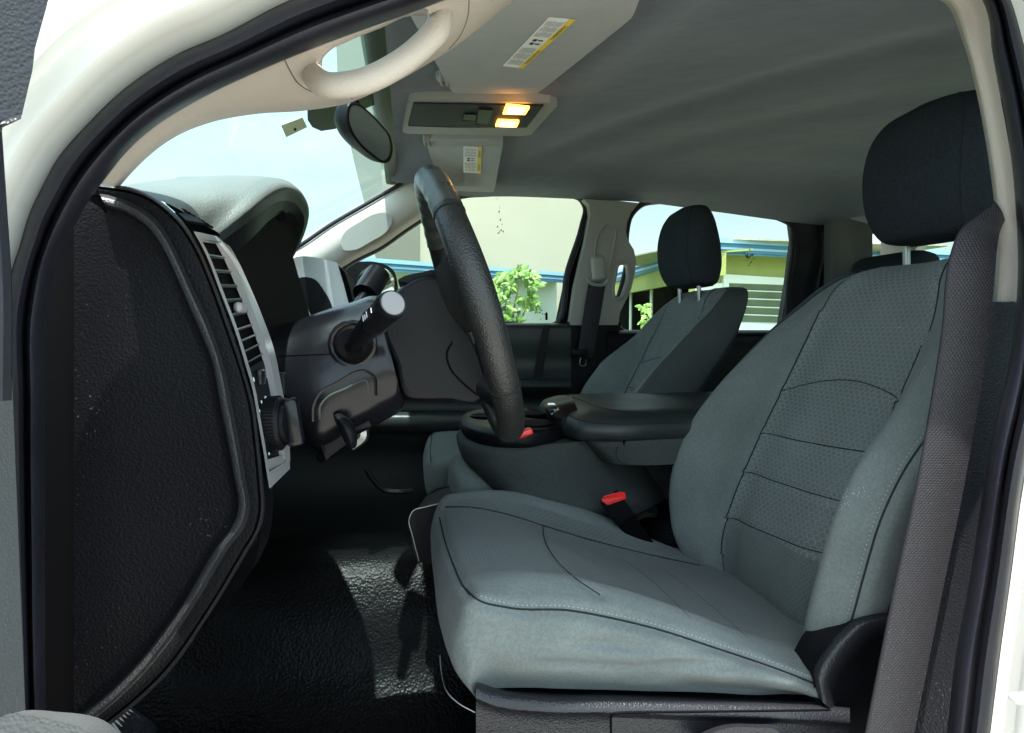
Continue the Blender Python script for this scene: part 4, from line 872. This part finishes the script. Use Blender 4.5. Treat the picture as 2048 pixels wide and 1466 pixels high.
# ---- front seats
SY = 1.05
ys = [-.245, -.272, -.262, -.225, -.165, 0, .165, .225, .258, .272, .245]
def crow(xs, zs): return [Vector((x, SY + y, z)) for x, y, z in zip(xs, ys, zs)]
C_ = []
C_.append([Vector((.09, SY + y * .96, -.452)) for y in ys])
C_.append([Vector((x, SY + y * (.98), z)) for x, y, z in zip([.080, .062, .050, .042, .037, .034, .035, .037, .045, .06, .080], ys, [-.44, -.405, -.395, -.39, -.39, -.39, -.39, -.39, -.395, -.405, -.44])])
C_.append(crow([.084, .066, .052, .045, .040, .037, .037, .040, .050, .064, .084], [-.432, -.38, -.352, -.350, -.352, -.354, -.352, -.350, -.352, -.38, -.432]))
C_.append(crow([.092, .078, .068, .060, .054, .051, .050, .052, .060, .078, .092], [-.43, -.36, -.315, -.318, -.325, -.328, -.328, -.320, -.322, -.36, -.43]))
C_.append(crow([.12] * 11, [-.43, -.37, -.325, -.304, -.313, -.317, -.313, -.302, -.320, -.37, -.43]))
C_.append(crow([.18] * 11, [-.436, -.378, -.333, -.307, -.324, -.328, -.326, -.304, -.326, -.38, -.436]))
C_.append(crow([.24] * 11, [-.442, -.39, -.346, -.322, -.345, -.352, -.347, -.316, -.34, -.39, -.442]))
C_.append(crow([.30] * 11, [-.448, -.40, -.364, -.342, -.368, -.378, -.370, -.335, -.36, -.40, -.448]))
C_.append(crow([.37] * 11, [-.455, -.415, -.391, -.372, -.392, -.402, -.395, -.362, -.385, -.42, -.455]))
C_.append(crow([.44, .44, .44, .44, .445, .45, .445, .44, .44, .44, .44], [-.464, -.435, -.419, -.404, -.415, -.42, -.415, -.398, -.41, -.435, -.464]))
C_.append(crow([.49, .49, .49, .50, .51, .51, .51, .50, .50, .49, .49], [-.47, -.455, -.441, -.428, -.432, -.435, -.432, -.425, -.435, -.45, -.47]))
C_.append(crow([.512, .517, .52, .55, .575, .58, .575, .56, .54, .53, .515], [-.474, -.466, -.462, -.447, -.446, -.447, -.446, -.444, -.45, -.46, -.474]))
C_.append(crow([.513, .518, .522, .58, .62, .63, .62, .60, .55, .53, .515], [-.478, -.474, -.474, -.465, -.458, -.458, -.458, -.46, -.465, -.47, -.478]))
def cmat(u, v):
    if .36 < u < .64 and v > .26: return 'fabric_mid'
    return 'fabric'
from mathutils.kdtree import KDTree
def cast_line(bv, px, n=80):
    q = cr([Vector((a, b, 0)) for a, b in px], n); out = []
    for p in q:
        h, nn = cast(bv, p.x, p.y)
        if h is not None: out.append(h)
    return out
def groove(G, pts, depth, width, centre):
    kd = KDTree(len(pts)); [kd.insert(p, i) for i, p in enumerate(pts)]; kd.balance()
    nv, nu = len(G), len(G[0]); N = [[None] * nu for _ in range(nv)]
    for j in range(nv):
        for i in range(nu):
            a = G[j][min(i + 1, nu - 1)] - G[j][max(i - 1, 0)]; b = G[min(j + 1, nv - 1)][i] - G[max(j - 1, 0)][i]; n = a.cross(b)
            if n.length < 1e-9: continue
            n.normalize(); N[j][i] = n if n.dot(G[j][i] - centre) > 0 else -n
    for j in range(nv):
        for i in range(nu):
            d = kd.find(G[j][i])[2]
            if d < width * 5 and N[j][i]:
                wob = 1 + .35 * noise.noise(G[j][i] * 40)
                G[j][i] += N[j][i] * (depth * (-math.exp(-(d / width) ** 2) + .35 * math.exp(-((d - width * 2.2) / width) ** 2)) * wob)
mb = MB(); CG = surf(C_, 190, 220)
for r_ in CG:
    for i, p in enumerate(r_):      # cloth folds on the outer side, loose near the rear corner
        if p.y < SY - .235 and p.x > .12:
            k = (p.x - .12) / .4; side = min(1, (SY - .235 - p.y) / .02)
            q = p.z * 90 + p.x * 18 + 2 * noise.noise(Vector((p.x * 8, 0, p.z * 20)))
            p.y -= side * (.010 * k * k * math.sin(q) + .012 * k * noise.noise(Vector((p.x * 14, p.z * 30, 2))))
            for (x0, z0, sl) in ((.17, -.365, -.13), (.13, -.39, -.08), (.26, -.40, -.05)):
                dd = p.z - (z0 + sl * (p.x - x0) - .10 * (p.x - x0) ** 2)
                if p.x > x0: p.y += side * .007 * math.exp(-(dd / .006) ** 2) * min(1, (p.x - x0) / .04) * max(0, 1 - (p.x - x0) / .26)
        if SY - .15 < p.y < SY + .15: p.z += .0016 * noise.noise(Vector((p.x * 9, p.y * 7, 0)))
grid(mb, CG, 'fabric', mf=cmat); cb = mb.bvh()
cush_px = dict(near=[(930, 1176), (952, 1197), (1016, 1215), (1140, 1221), (1223, 1236), (1306, 1256), (1431, 1296), (1560, 1340), (1636, 1370)],
    front=[(879, 1035), (888, 1075), (905, 1125), (925, 1170), (940, 1190)],
    far=[(891, 1014), (933, 1014), (1016, 1029), (1082, 1050), (1223, 1091), (1348, 1120), (1400, 1131)],
    arc=[(1086, 1052), (1088, 1075), (1105, 1110), (1145, 1152), (1200, 1190)])
for k, dp in (('near', .003), ('front', .002), ('far', .0035), ('arc', .0025)): groove(CG, cast_line(cb, cush_px[k], 120), dp, .006, Vector((.3, SY, -.52)))
mb = MB(); grid(mb, CG, 'fabric', mf=cmat); cb = mb.bvh()
for k in ('near', 'front', 'far', 'arc'): seam(mb, cb, cush_px[k], .0013 if k != 'arc' else .0009, 'seam_dark', 90, .0002)
seam(mb, cb, [(954, 1190), (1016, 1207), (1140, 1213), (1223, 1228), (1306, 1247), (1431, 1286), (1560, 1330), (1630, 1357)], .0007, 'thread', 120, .0003, dash=.0055)
for l in ([(1245, 1118), (1290, 1150), (1340, 1195), (1380, 1235)], [(1330, 1140), (1390, 1185), (1450, 1235), (1495, 1275)]): seam(mb, cb, l, .0006, 'thread_dark', 60, 0)
cushion = mb
# backrest
LV = [(-.47, .84, .575, .545, .57, .62), (-.44, .9, .565, .515, .55, .625), (-.40, .95, .566, .496, .545, .635), (-.35, .99, .578, .489, .549, .645), (-.30, 1.0, .596, .489, .560, .66), (-.24, 1.0, .622, .503, .578, .685), (-.18, 1.0, .650, .531, .607, .715), (-.12, 1.0, .680, .576, .650, .75), (-.05, .99, .714, .643, .70, .80), (.0, .96, .736, .695, .742, .825), (.04, .91, .751, .742, .776, .84), (.07, .84, .764, .775, .80, .85), (.092, .74, .785, .802, .82, .855), (.103, .58, .812, .825, .835, .858), (.106, .35, .83, .838, .842, .855)]
rings = []
for z, wd, Xi, Xc, Xp, Xb in LV:
    rings.append([Vector((x, SY + y * wd, z)) for y, x in ((0, Xb + .01), (-.15, Xb + .008), (-.225, Xb - .008), (-.262, (Xp + Xb) / 2 + .01), (-.266, Xp), (-.250, Xp - .014), (-.225, max(Xc, Xp - .030)), (-.185, (max(Xc, Xp - .03) * .5 + Xi * .5)), (-.152, Xi - .002 + (.014 if z < -.28 else 0)), (-.075, Xi + .006), (0, Xi + .008), (.075, Xi + .006), (.152, Xi - .002), (.178, Xc * .6 + Xi * .4), (.215, Xc), (.245, (Xp + Xc) / 2 - .012), (.266, Xp), (.262, (Xp + Xb) / 2 + .01), (.225, Xb - .008), (.15, Xb + .008))])
mb = MB()
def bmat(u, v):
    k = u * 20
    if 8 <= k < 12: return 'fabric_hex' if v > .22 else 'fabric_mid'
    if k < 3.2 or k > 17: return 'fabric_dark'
    if k > 14.4: return 'fabric_shaded'
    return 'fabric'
BG = surf(rings, 240, 200, True)
cen = Vector((.72, SY, -.15))
def col(G, u, v0, v1): i = int(u / 20 * 240); return [G[j][i] for j in range(int(v0 * 199), int(v1 * 199) + 1)]
def hrow(z0, bow, tilt, n=60):
    out = []
    for q in range(n + 1):
        t = q / n; i = 96 + 48 * t; i0 = min(int(i), 143); fr = i - i0; z = z0 + tilt * (t - .5) + bow * (1 - (2 * t - 1) ** 2)
        c = [a.lerp(b, fr) for a, b in zip([r_[i0] for r_ in BG], [r_[i0 + 1] for r_ in BG])]
        for a, b in zip(c, c[1:]):
            if a.z <= z < b.z: out.append(a.lerp(b, (z - a.z) / (b.z - a.z))); break
    return out
HR = [(-.112, .026, -.010), (-.186, -.004, -.016), (-.258, -.004, -.014), (-.338, -.004, -.022)]
for a in HR: groove(BG, hrow(*a), .0022, .006, cen)
for u in (8, 12, 4, 14.4): groove(BG, col(BG, u, .03, .93), .0024, .007, cen)
grid(mb, BG, 'fabric', closed_u=True, mf=bmat)
for r_ in (BG[0], BG[-1]): c = sum(r_, Vector()) / len(r_); mb.add(r_ + [c], [(i, (i + 1) % 240, 240) for i in range(240)], 'fabric')
bb = mb.bvh()
for u, r in ((8, .0013), (12, .0013), (4, .0016), (14.4, .0014)): stitch(mb, col(BG, u, .06 if u == 4 else .02, .93), r, 'seam_dark')
for u in (4.35,): stitch(mb, [p + (p - Vector((.7, SY, p.z))).normalized() * .0006 for p in col(BG, u, .06, .9)], .0006, 'thread', .006)
for k, a in enumerate(HR):
    h = hrow(*a); stitch(mb, [p + Vector((-.0002, 0, 0)) for p in h], .0009, 'seam_dark')
    if k: stitch(mb, [p + Vector((-.0012, 0, .002)) for p in h], .0006, 'thread', .0055)
rnd = random.Random(11)     # specks of moisture on the cloth, their glitter painted as pale discs
for (cx, cy, sx, sy, n) in ((1690, 655, 55, 14, 60), (1800, 655, 30, 12, 30), (1850, 690, 14, 14, 30), (1850, 740, 8, 20, 14), (1520, 970, 16, 10, 34), (1700, 985, 22, 14, 60), (1665, 1010, 30, 12, 50), (1580, 650, 25, 8, 12)):
    for i in range(n):
        h, nn = cast(bb, cx + rnd.gauss(0, sx * .6), cy + rnd.gauss(0, sy * .6))
        if h is not None: disc(mb, h + nn * .0006, nn, rnd.uniform(.0004, .0009), .0003, 'thread', 5)
backrest = mb
hc = Vector((.79, SY, .235))
def headrest():
    mb = MB(); rings = []
    for z, wy, x0, x1 in ((-.112, .085, -.005, .045), (-.104, .11, -.03, .058), (-.07, .127, -.048, .066), (-.02, .134, -.056, .064), (.03, .134, -.054, .054), (.07, .124, -.045, .040), (.095, .10, -.033, .024), (.106, .06, -.018, .010)):
        rings.append([hc + Vector((x, y, z)) for x, y in ((x1, 0), (x1 - .004, -wy * .6), ((x0 + x1) / 2 + .015, -wy * .97), (x0 + .028, -wy), (x0 + .008, -wy * .82), (x0, -wy * .4), (x0 - .003, 0), (x0, wy * .4), (x0 + .008, wy * .82), (x0 + .028, wy), ((x0 + x1) / 2 + .015, wy * .97), (x1 - .004, wy * .6))])
    G = loft(mb, rings, 72, 50, 'fabric_dark')
    for u in (4, 8): stitch(mb, [G[j][int(u / 12 * 72)] for j in range(3, 46)], .0012, 'seam_dark')
    return mb
headrest_mb = headrest()
def posts(dy):
    mb = MB(); tube(mb, [(.80, SY + dy, .07), (.795, SY + dy, .15)], .006, 'dull_metal', 12); return mb
def seat(dx, dy, label, twist=0):
    s = empty('front_seat', (.3 + dx, SY + dy, -.7), T); s.matrix_parent_inverse = Matrix.Translation(-T.location); s['label'] = label
    d = Vector((dx, dy, 0))
    fl = None if dy == 0 else (lambda v: Vector((v.x, 2 * SY - v.y, v.z)))
    def fb(v):      # the passenger's outer bolster is not worn down
        v = Vector((v.x, 2 * SY - v.y, v.z)); kx = max(0, min(1, (v.y - SY - .14) / .07)); kf = max(0, min(1, (v.z * .30 + .70 - v.x) / .04)); kz = max(0, min(1, (.03 - v.z) / .12))
        v.x -= .046 * kx * kf * kz; return v
    cushion.moved(d, fl).build('cushion', s); b = backrest.moved(d, fb if dy else None).build('backrest', s)
    headrest_mb.moved(d + Vector((.052 if dy == 0 else -.022, -.012 if dy == 0 else 0, .018 if dy == 0 else -.012))).build('headrest', s)
    for q in (-.068, .068): posts(q).moved(d + Vector((.062 if dy == 0 else -.026, 0, 0))).build('headrest_post', s)
    return s
ds = seat(0, 0, 'driver seat nearest the camera in dark grey cloth'); ps = seat(0, .82, 'passenger seat beyond the centre console')
# driver seat base and outer trim
mb = MB()
TU = [(952, 1362), (985, 1375), (1080, 1388), (1215, 1390), (1400, 1397), (1560, 1402), (1660, 1408), (1700, 1412)]
rowsT = [PL([(x, y + a + 0 * x, Y) for x, y in TU]) for a, Y in ((-12, .84), (-2, .812), (2, .79), (14, .768), (34, .762), (40, .770), (90, .775), (220, .785))]
patch(mb, rowsT, 60, 34, 'plastic_grain')
plate(mb, PL([(1224, 1428), (1660, 1420), (1640, 1466), (1620, 1520), (1224, 1520)], .772), (0, .02, 0), 'plastic_grain'); mb.build('seat_base_trim', ds, bevel=.0)
sb = mb.bvh(); mb = MB(); seam(mb, sb, [(1222, 1500), (1222, 1428), (1240, 1425), (1660, 1420)], .0015, 'black', 60, smooth=False)
loft(mb, [[P(x, y, Y) for x, y in q] for q, Y in (([(1400, 1480), (1430, 1462), (1500, 1456), (1560, 1462), (1575, 1500), (1480, 1520)], .762), ([(1385, 1478), (1430, 1454), (1510, 1448), (1568, 1456), (1585, 1500), (1480, 1530)], .75), ([(1400, 1480), (1440, 1460), (1510, 1455), (1555, 1462), (1570, 1495), (1480, 1520)], .738))], 30, 10, 'plastic_grain'); mb.build('seat_lever', ds)
mb = MB()
ro = [(1636, 1420), (1628, 1350), (1650, 1308), (1690, 1262), (1715, 1240), (1745, 1229), (1800, 1226), (1850, 1240), (1850, 1600), (1636, 1600)]
plate(mb, [P(x, y, .785) for x, y in ro], (0, .05, 0), 'plastic'); G = [[P(x + dx_, y + dy_, Y) for x, y in ((1640, 1400), (1634, 1348), (1655, 1310), (1692, 1268), (1718, 1246), (1748, 1236), (1800, 1233))] for dx_, dy_, Y in ((-5, -8, .80), (-2, -4, .778), (5, 4, .772), (14, 12, .770), (22, 20, .772), (34, 30, .783))]
patch(mb, G, 40, 20, 'plastic_grain'); mb.build('recliner_cover', ds, bevel=.003)
mb = MB(); tube(mb, PL([(880, 1310, .86), (883, 1345, .85), (895, 1385, .83), (915, 1405, .82), (950, 1425, .81)]), .0008, 'dull_metal', 6, n=24); mb.build('seat_track_wire', ds)
# driver belt
bd = empty('seat_belt', (.6, .7, -.2), T); bd.matrix_parent_inverse = Matrix.Translation(-T.location); bd['label'] = 'driver seat belt hanging in front of the near centre pillar'
BLl = [(1990, 402, .725), (1950, 434, .715), (1920, 462, .705), (1905, 500, .70), (1884, 672, .70), (1859, 829, .70), (1828, 1000, .70), (1791, 1170, .70), (1760, 1325, .70), (1732, 1466, .70), (1705, 1600, .70)]
BRr = [(2010, 440, .725), (2003, 455, .715), (1998, 472, .705), (1994, 500, .70), (1979, 672, .70), (1954, 829, .70), (1923, 1000, .70), (1888, 1170, .70), (1857, 1325, .70), (1829, 1466, .70), (1802, 1600, .70)]
mb = belt(None, BLl, BRr, .7, '', '', rows=120)
for fr in (0,): pass
mb.build('webbing', bd)
# near B pillar
mb = MB()
tl = [(1850, -10), (1890, 5), (1925, 80), (1950, 170), (1970, 270), (1985, 370), (1993, 450), (1993, 530), (1989, 603)]
tr = [(1950, -30), (1968, 0), (1985, 110), (2000, 190), (2018, 290), (2034, 400), (2040, 470), (2040, 540), (2034, 603)]
patch(mb, [[P(a[0] + (b[0] - a[0]) * f, a[1] + (b[1] - a[1]) * f, Y) for a, b in zip(tl, tr)] for f, Y in ((0, .80), (.06, .745), (.2, .73), (.6, .722), (1, .705))], 40, 14, 'beige')
disc(mb, P(1978, 197, .733), (-.1, -1, 0), .0013, .0005, 'black', 8); nbt = mb.build('pillar_trim', T, label='beige upper trim of the near centre pillar behind the belt')
mb = MB()
patch(mb, [[P(a[0] + (b[0] - a[0]) * f, a[1] + (b[1] - a[1]) * f, Y) for a, b in zip([(1980, 603), (1975, 640), (1950, 760), (1915, 950), (1870, 1180), (1820, 1400), (1790, 1600)], [(2036, 606), (2034, 640), (2015, 760), (1985, 920), (1945, 1170), (1905, 1400), (1880, 1600)])] for f, Y in ((-.3, .84), (0, .76), (.1, .735), (.5, .72), (1, .70))], 50, 14, 'plastic_grain'); mb.build('lower_pillar_trim', T, label='black grained lower trim of the near centre pillar')
mb = MB(); rbox(mb, P(2040, 1396, .60), (.018, .012, .008), 'white_paint', .003); mb.build('door_striker', T)
# ---- centre console
cc = empty('centre_console', (.4, 1.44, -.5), T); cc.matrix_parent_inverse = Matrix.Translation(-T.location)
def plan(X0, X1, Y0, Y1, z, rx=.10, n=9, e=2.4):   # D shaped outline, round to the front
    ym = (Y0 + Y1) / 2; hw = (Y1 - Y0) / 2; out = []
    for i in range(n):
        t = math.pi * (-.5 + i / (n - 1)); out.append(Vector((X0 + rx * (1 - abs(math.cos(t)) ** (2 / e)), ym - hw * (math.copysign(abs(math.sin(t)) ** (2 / e), -math.sin(t)) * -1), z)))
    return out + [Vector((X1, Y1, z)), Vector((X1, ym, z)), Vector((X1, Y0, z))]
mb = MB()
loft(mb, [plan(.24, .72, 1.30, 1.60, -.375), plan(.20, .72, 1.268, 1.632, -.350), plan(.155, .72, 1.262, 1.638, -.325), plan(.125, .72, 1.262, 1.638, -.295), plan(.10, .72, 1.256, 1.644, -.255), plan(.098, .72, 1.258, 1.642, -.228), plan(.11, .72, 1.268, 1.632, -.218)], 90, 30, 'console_cloth')
mb.build('console_body', cc, label='dark grey padded sides of the console')
mb = MB()
loft(mb, [plan(.108, .40, 1.262, 1.638, -.222), plan(.104, .40, 1.258, 1.642, -.214), plan(.106, .40, 1.260, 1.640, -.196), plan(.112, .40, 1.266, 1.634, -.191), plan(.14, .40, 1.29, 1.61, -.191)], 90, 20, 'plastic'); 
tray = mb.build('cup_holder_tray', cc)
for (x, y, r) in ((.238, 1.345, .040), (.268, 1.50, .036), (.152, 1.475, .026)):
    mb = MB(); disc(mb, (x, y, -.1895), (0, 0, 1), r, .003, 'black', 36); tube(mb, [Vector((x + r * math.cos(t), y + r * math.sin(t), -.1868)) for t in [k * .262 for k in range(24)]], .0016, 'plastic', 6, closed=True); mb.build('cup_holder', cc)
def pl2(X0, X1, Y0, Y1, z, r=.05):
    return [Vector(p) for p in ((X0 + r * .3, Y0 + r * .3, z), (X0, Y0 + r, z), (X0 - .006, (Y0 + Y1) / 2, z), (X0, Y1 - r, z), (X0 + r * .3, Y1 - r * .3, z), (X0 + r, Y1, z), ((X0 + X1) / 2, Y1, z), (X1, Y1, z), (X1, (Y0 + Y1) / 2, z), (X1, Y0, z), ((X0 + X1) / 2, Y0, z), (X0 + r, Y0, z))]
mb = MB(); loft(mb, [pl2(.37, .72, 1.264, 1.636, -.26), pl2(.345, .72, 1.262, 1.638, -.235), pl2(.328, .72, 1.262, 1.638, -.214), pl2(.330, .72, 1.266, 1.634, -.203), pl2(.345, .72, 1.28, 1.62, -.200)], 90, 20, 'console_cloth'); seam(mb, mb.bvh(), [(1236, 893), (1232, 908), (1240, 922), (1260, 930), (1345, 934)], .0009, 'seam_dark', 40); mb.build('storage_box', cc)
mb = MB()
loft(mb, [pl2(.315, .74, 1.275, 1.635, -.216), pl2(.300, .75, 1.262, 1.645, -.211), pl2(.295, .75, 1.257, 1.650, -.193), pl2(.302, .75, 1.268, 1.640, -.172), pl2(.318, .75, 1.286, 1.622, -.162), pl2(.36, .75, 1.33, 1.58, -.155), pl2(.44, .74, 1.40, 1.52, -.153)], 100, 36, 'leather')
lb = mb.bvh(); seam(mb, lb, [(1128, 822), (1145, 834), (1180, 844), (1230, 848), (1300, 847), (1375, 845)], .0012, 'seam_dark', 80); seam(mb, lb, [(1128, 826), (1145, 838), (1180, 848), (1230, 852), (1300, 851), (1375, 849)], .0007, 'thread_dark', 80, dash=.005)
seam(mb, lb, [(1128, 789), (1160, 800), (1200, 815), (1240, 822), (1300, 824), (1385, 822)], .0013, 'seam_dark', 80)
ld = mb.build('lid', cc)
mb = MB(); G = [PL([(1107, 832, 1.33), (1097, 822, 1.345), (1090, 808, 1.41), (1097, 800, 1.46)]), PL([(1122, 836, 1.32), (1112, 818, 1.34), (1108, 806, 1.41), (1116, 798, 1.46)]), PL([(1158, 826, 1.32), (1150, 806, 1.35), (1145, 797, 1.41), (1145, 791, 1.46)])]
patch(mb, G, 14, 12, 'plastic', thick=(.004, .0, -.02)); plate(mb, PL([(1094, 819, 1.352), (1103, 829, 1.335), (1117, 818, 1.335), (1108, 806, 1.37), (1096, 806, 1.40)]), (.004, .002, -.008), 'chrome'); mb.build('latch', cc)
# centre jump seat cushion under the console
mb = MB(); loft(mb, [[Vector((.10 + a, 1.455 + b * s, z)) for a, b in ((-.0 - .02 * s, 0), (.0, .11), (.04, .125), (.12, .125), (.2, .12), (.2, -.12), (.12, -.125), (.04, -.125), (0, -.11))] for z, s in ((-.46, .85), (-.44, .97), (-.38, 1.03), (-.32, 1.0), (-.290, .88), (-.275, .5))], 50, 20, 'fabric'); mb.build('centre_cushion', T, label='small cloth cushion below the front of the console')
# red clip in the cup holder; buckle beside the seat
e = mb = MB(); rbox(mb, PZ(1048, 866, -.180), (.030, .018, .012), 'red', .004, rot=Matrix.Rotation(R(-18), 3, 'Y')); tag(mb.build('clip'), 'small red clip lying in the cup holder under the steering wheel rim', 'clip')
bk = empty('belt_buckle', (.45, 1.33, -.4), T); bk.matrix_parent_inverse = Matrix.Translation(-T.location)
p = P(1230, 1010, 1.238); q = P(1275, 1072, 1.25); M = frame3(p - q, (1, 0, 0))
mb = MB(); rbox(mb, p + (q - p) * .10, (.040, .024, .055), 'plastic', .005, rot=M); tube(mb, [p, q, q + (q - p) * .6], .015, 'black', 10, flat=(1.2, .4), up=(1, 0, 0)); mb.build('buckle_body', bk)
mb = MB(); plate(mb, PL([(1204, 999, 1.205), (1216, 1006, 1.205), (1251, 993, 1.205), (1249, 985, 1.21), (1238, 984, 1.215), (1208, 993, 1.215)]), (.001, .002, -.004), 'red'); mb.build('release_button', bk, bevel=.001)
# floor cup holder and under-dash bits
mb = MB(); plate(mb, PL([(822, 1030), (850, 1015), (900, 1003), (900, 1130), (838, 1120), (828, 1090)], 1.30), (.03, .14, 0), 'plastic'); mb.build('floor_console', T, bevel=.004, label='black low console in front of the centre cushion')
mb = MB(); tube(mb, PL([(838, 1122, 1.29), (826, 1075, 1.29), (819, 1035, 1.29), (826, 1022, 1.29), (850, 1014, 1.29), (895, 1004, 1.29)]), .0009, 'dull_metal', 6, n=40); mb.build('console_edge_strip', T)
mb = MB(); tube(mb, PL([(732, 938, 1.5), (748, 962, 1.5), (768, 980, 1.5), (800, 984, 1.5), (825, 982, 1.5)]), .0055, 'plastic', 8, n=20); mb.build('dash_bracket', T)
mb = MB(); q = PL([(206, 1448, .80), (262, 1412, .86), (308, 1446, .90), (290, 1490, .84), (230, 1500, .79)]); plate(mb, q, (0, .01, -.015), 'plastic_grain')
for k in range(8):
    f = k / 8; tube(mb, [q[0].lerp(q[1], f) + Vector((0, -.003, .002)), q[4].lerp(q[2], f * .9 + .05) + Vector((0, -.003, .002))], .0016, 'cap_grey', 6)
mb.build('parking_brake_pedal', T)
# ---- open driver door
dd = empty('driver_door', (-.38, .5, -.7), T); dd.matrix_parent_inverse = Matrix.Translation(-T.location); dd['label'] = 'open driver door at the left edge of the view'
mb = MB(); plate(mb, [Vector((-.3085, .585, z)) if i < 2 else Vector((-.46, -.5, z)) for i, z in enumerate((-.62, -.02, .0, -.62))], (-.10, .0, 0), 'door_grey'); mb.build('door_panel', dd, bevel=.01)
mb = MB(); plate(mb, [(-.415, .60, -.64), (-.415, .60, .02), (-.575, -.5, .02), (-.575, -.5, -.64)], (-.03, 0, 0), 'white_paint'); mb.build('door_skin', dd, bevel=.01)
mb = MB(); plate(mb, PL([(-60, -60, .50), (112, -60, .50), (97, 0, .50), (70, 97, .50), (65, 141, .50), (42, 238, .50), (12, 249, .50), (-60, 250, .50)]), (-.03, .03, 0), 'plastic_grain'); mb.build('window_frame', dd, bevel=.003)
mb = MB(); tube(mb, PL([(-25, 230, .54), (-12, 420, .54), (-3, 560, .54), (-3, 800, .54)]), .008, 'rubber', 8, n=20); mb.build('door_seal', dd)
mb = MB(); loft(mb, [[P(x, y, Y) for x, y in q] for q, Y in (([(20, 1480), (45, 1440), (120, 1432), (200, 1450), (250, 1500), (200, 1600), (60, 1600)], .50), ([(12, 1480), (40, 1428), (120, 1424), (210, 1442), (262, 1500), (200, 1620), (40, 1620)], .47), ([(-40, 1480), (10, 1430), (110, 1440), (190, 1470), (220, 1510), (160, 1620), (0, 1620)], .42))], 40, 14, 'door_grey'); mb.build('map_pocket', dd, label='light grey rounded pocket top at the bottom left corner')
mb = MB(); tube(mb, [(-.95, 2.35, -.02), (-.95, 2.36, .75)], .0025, 'black', 6); mb.build('aerial', T)
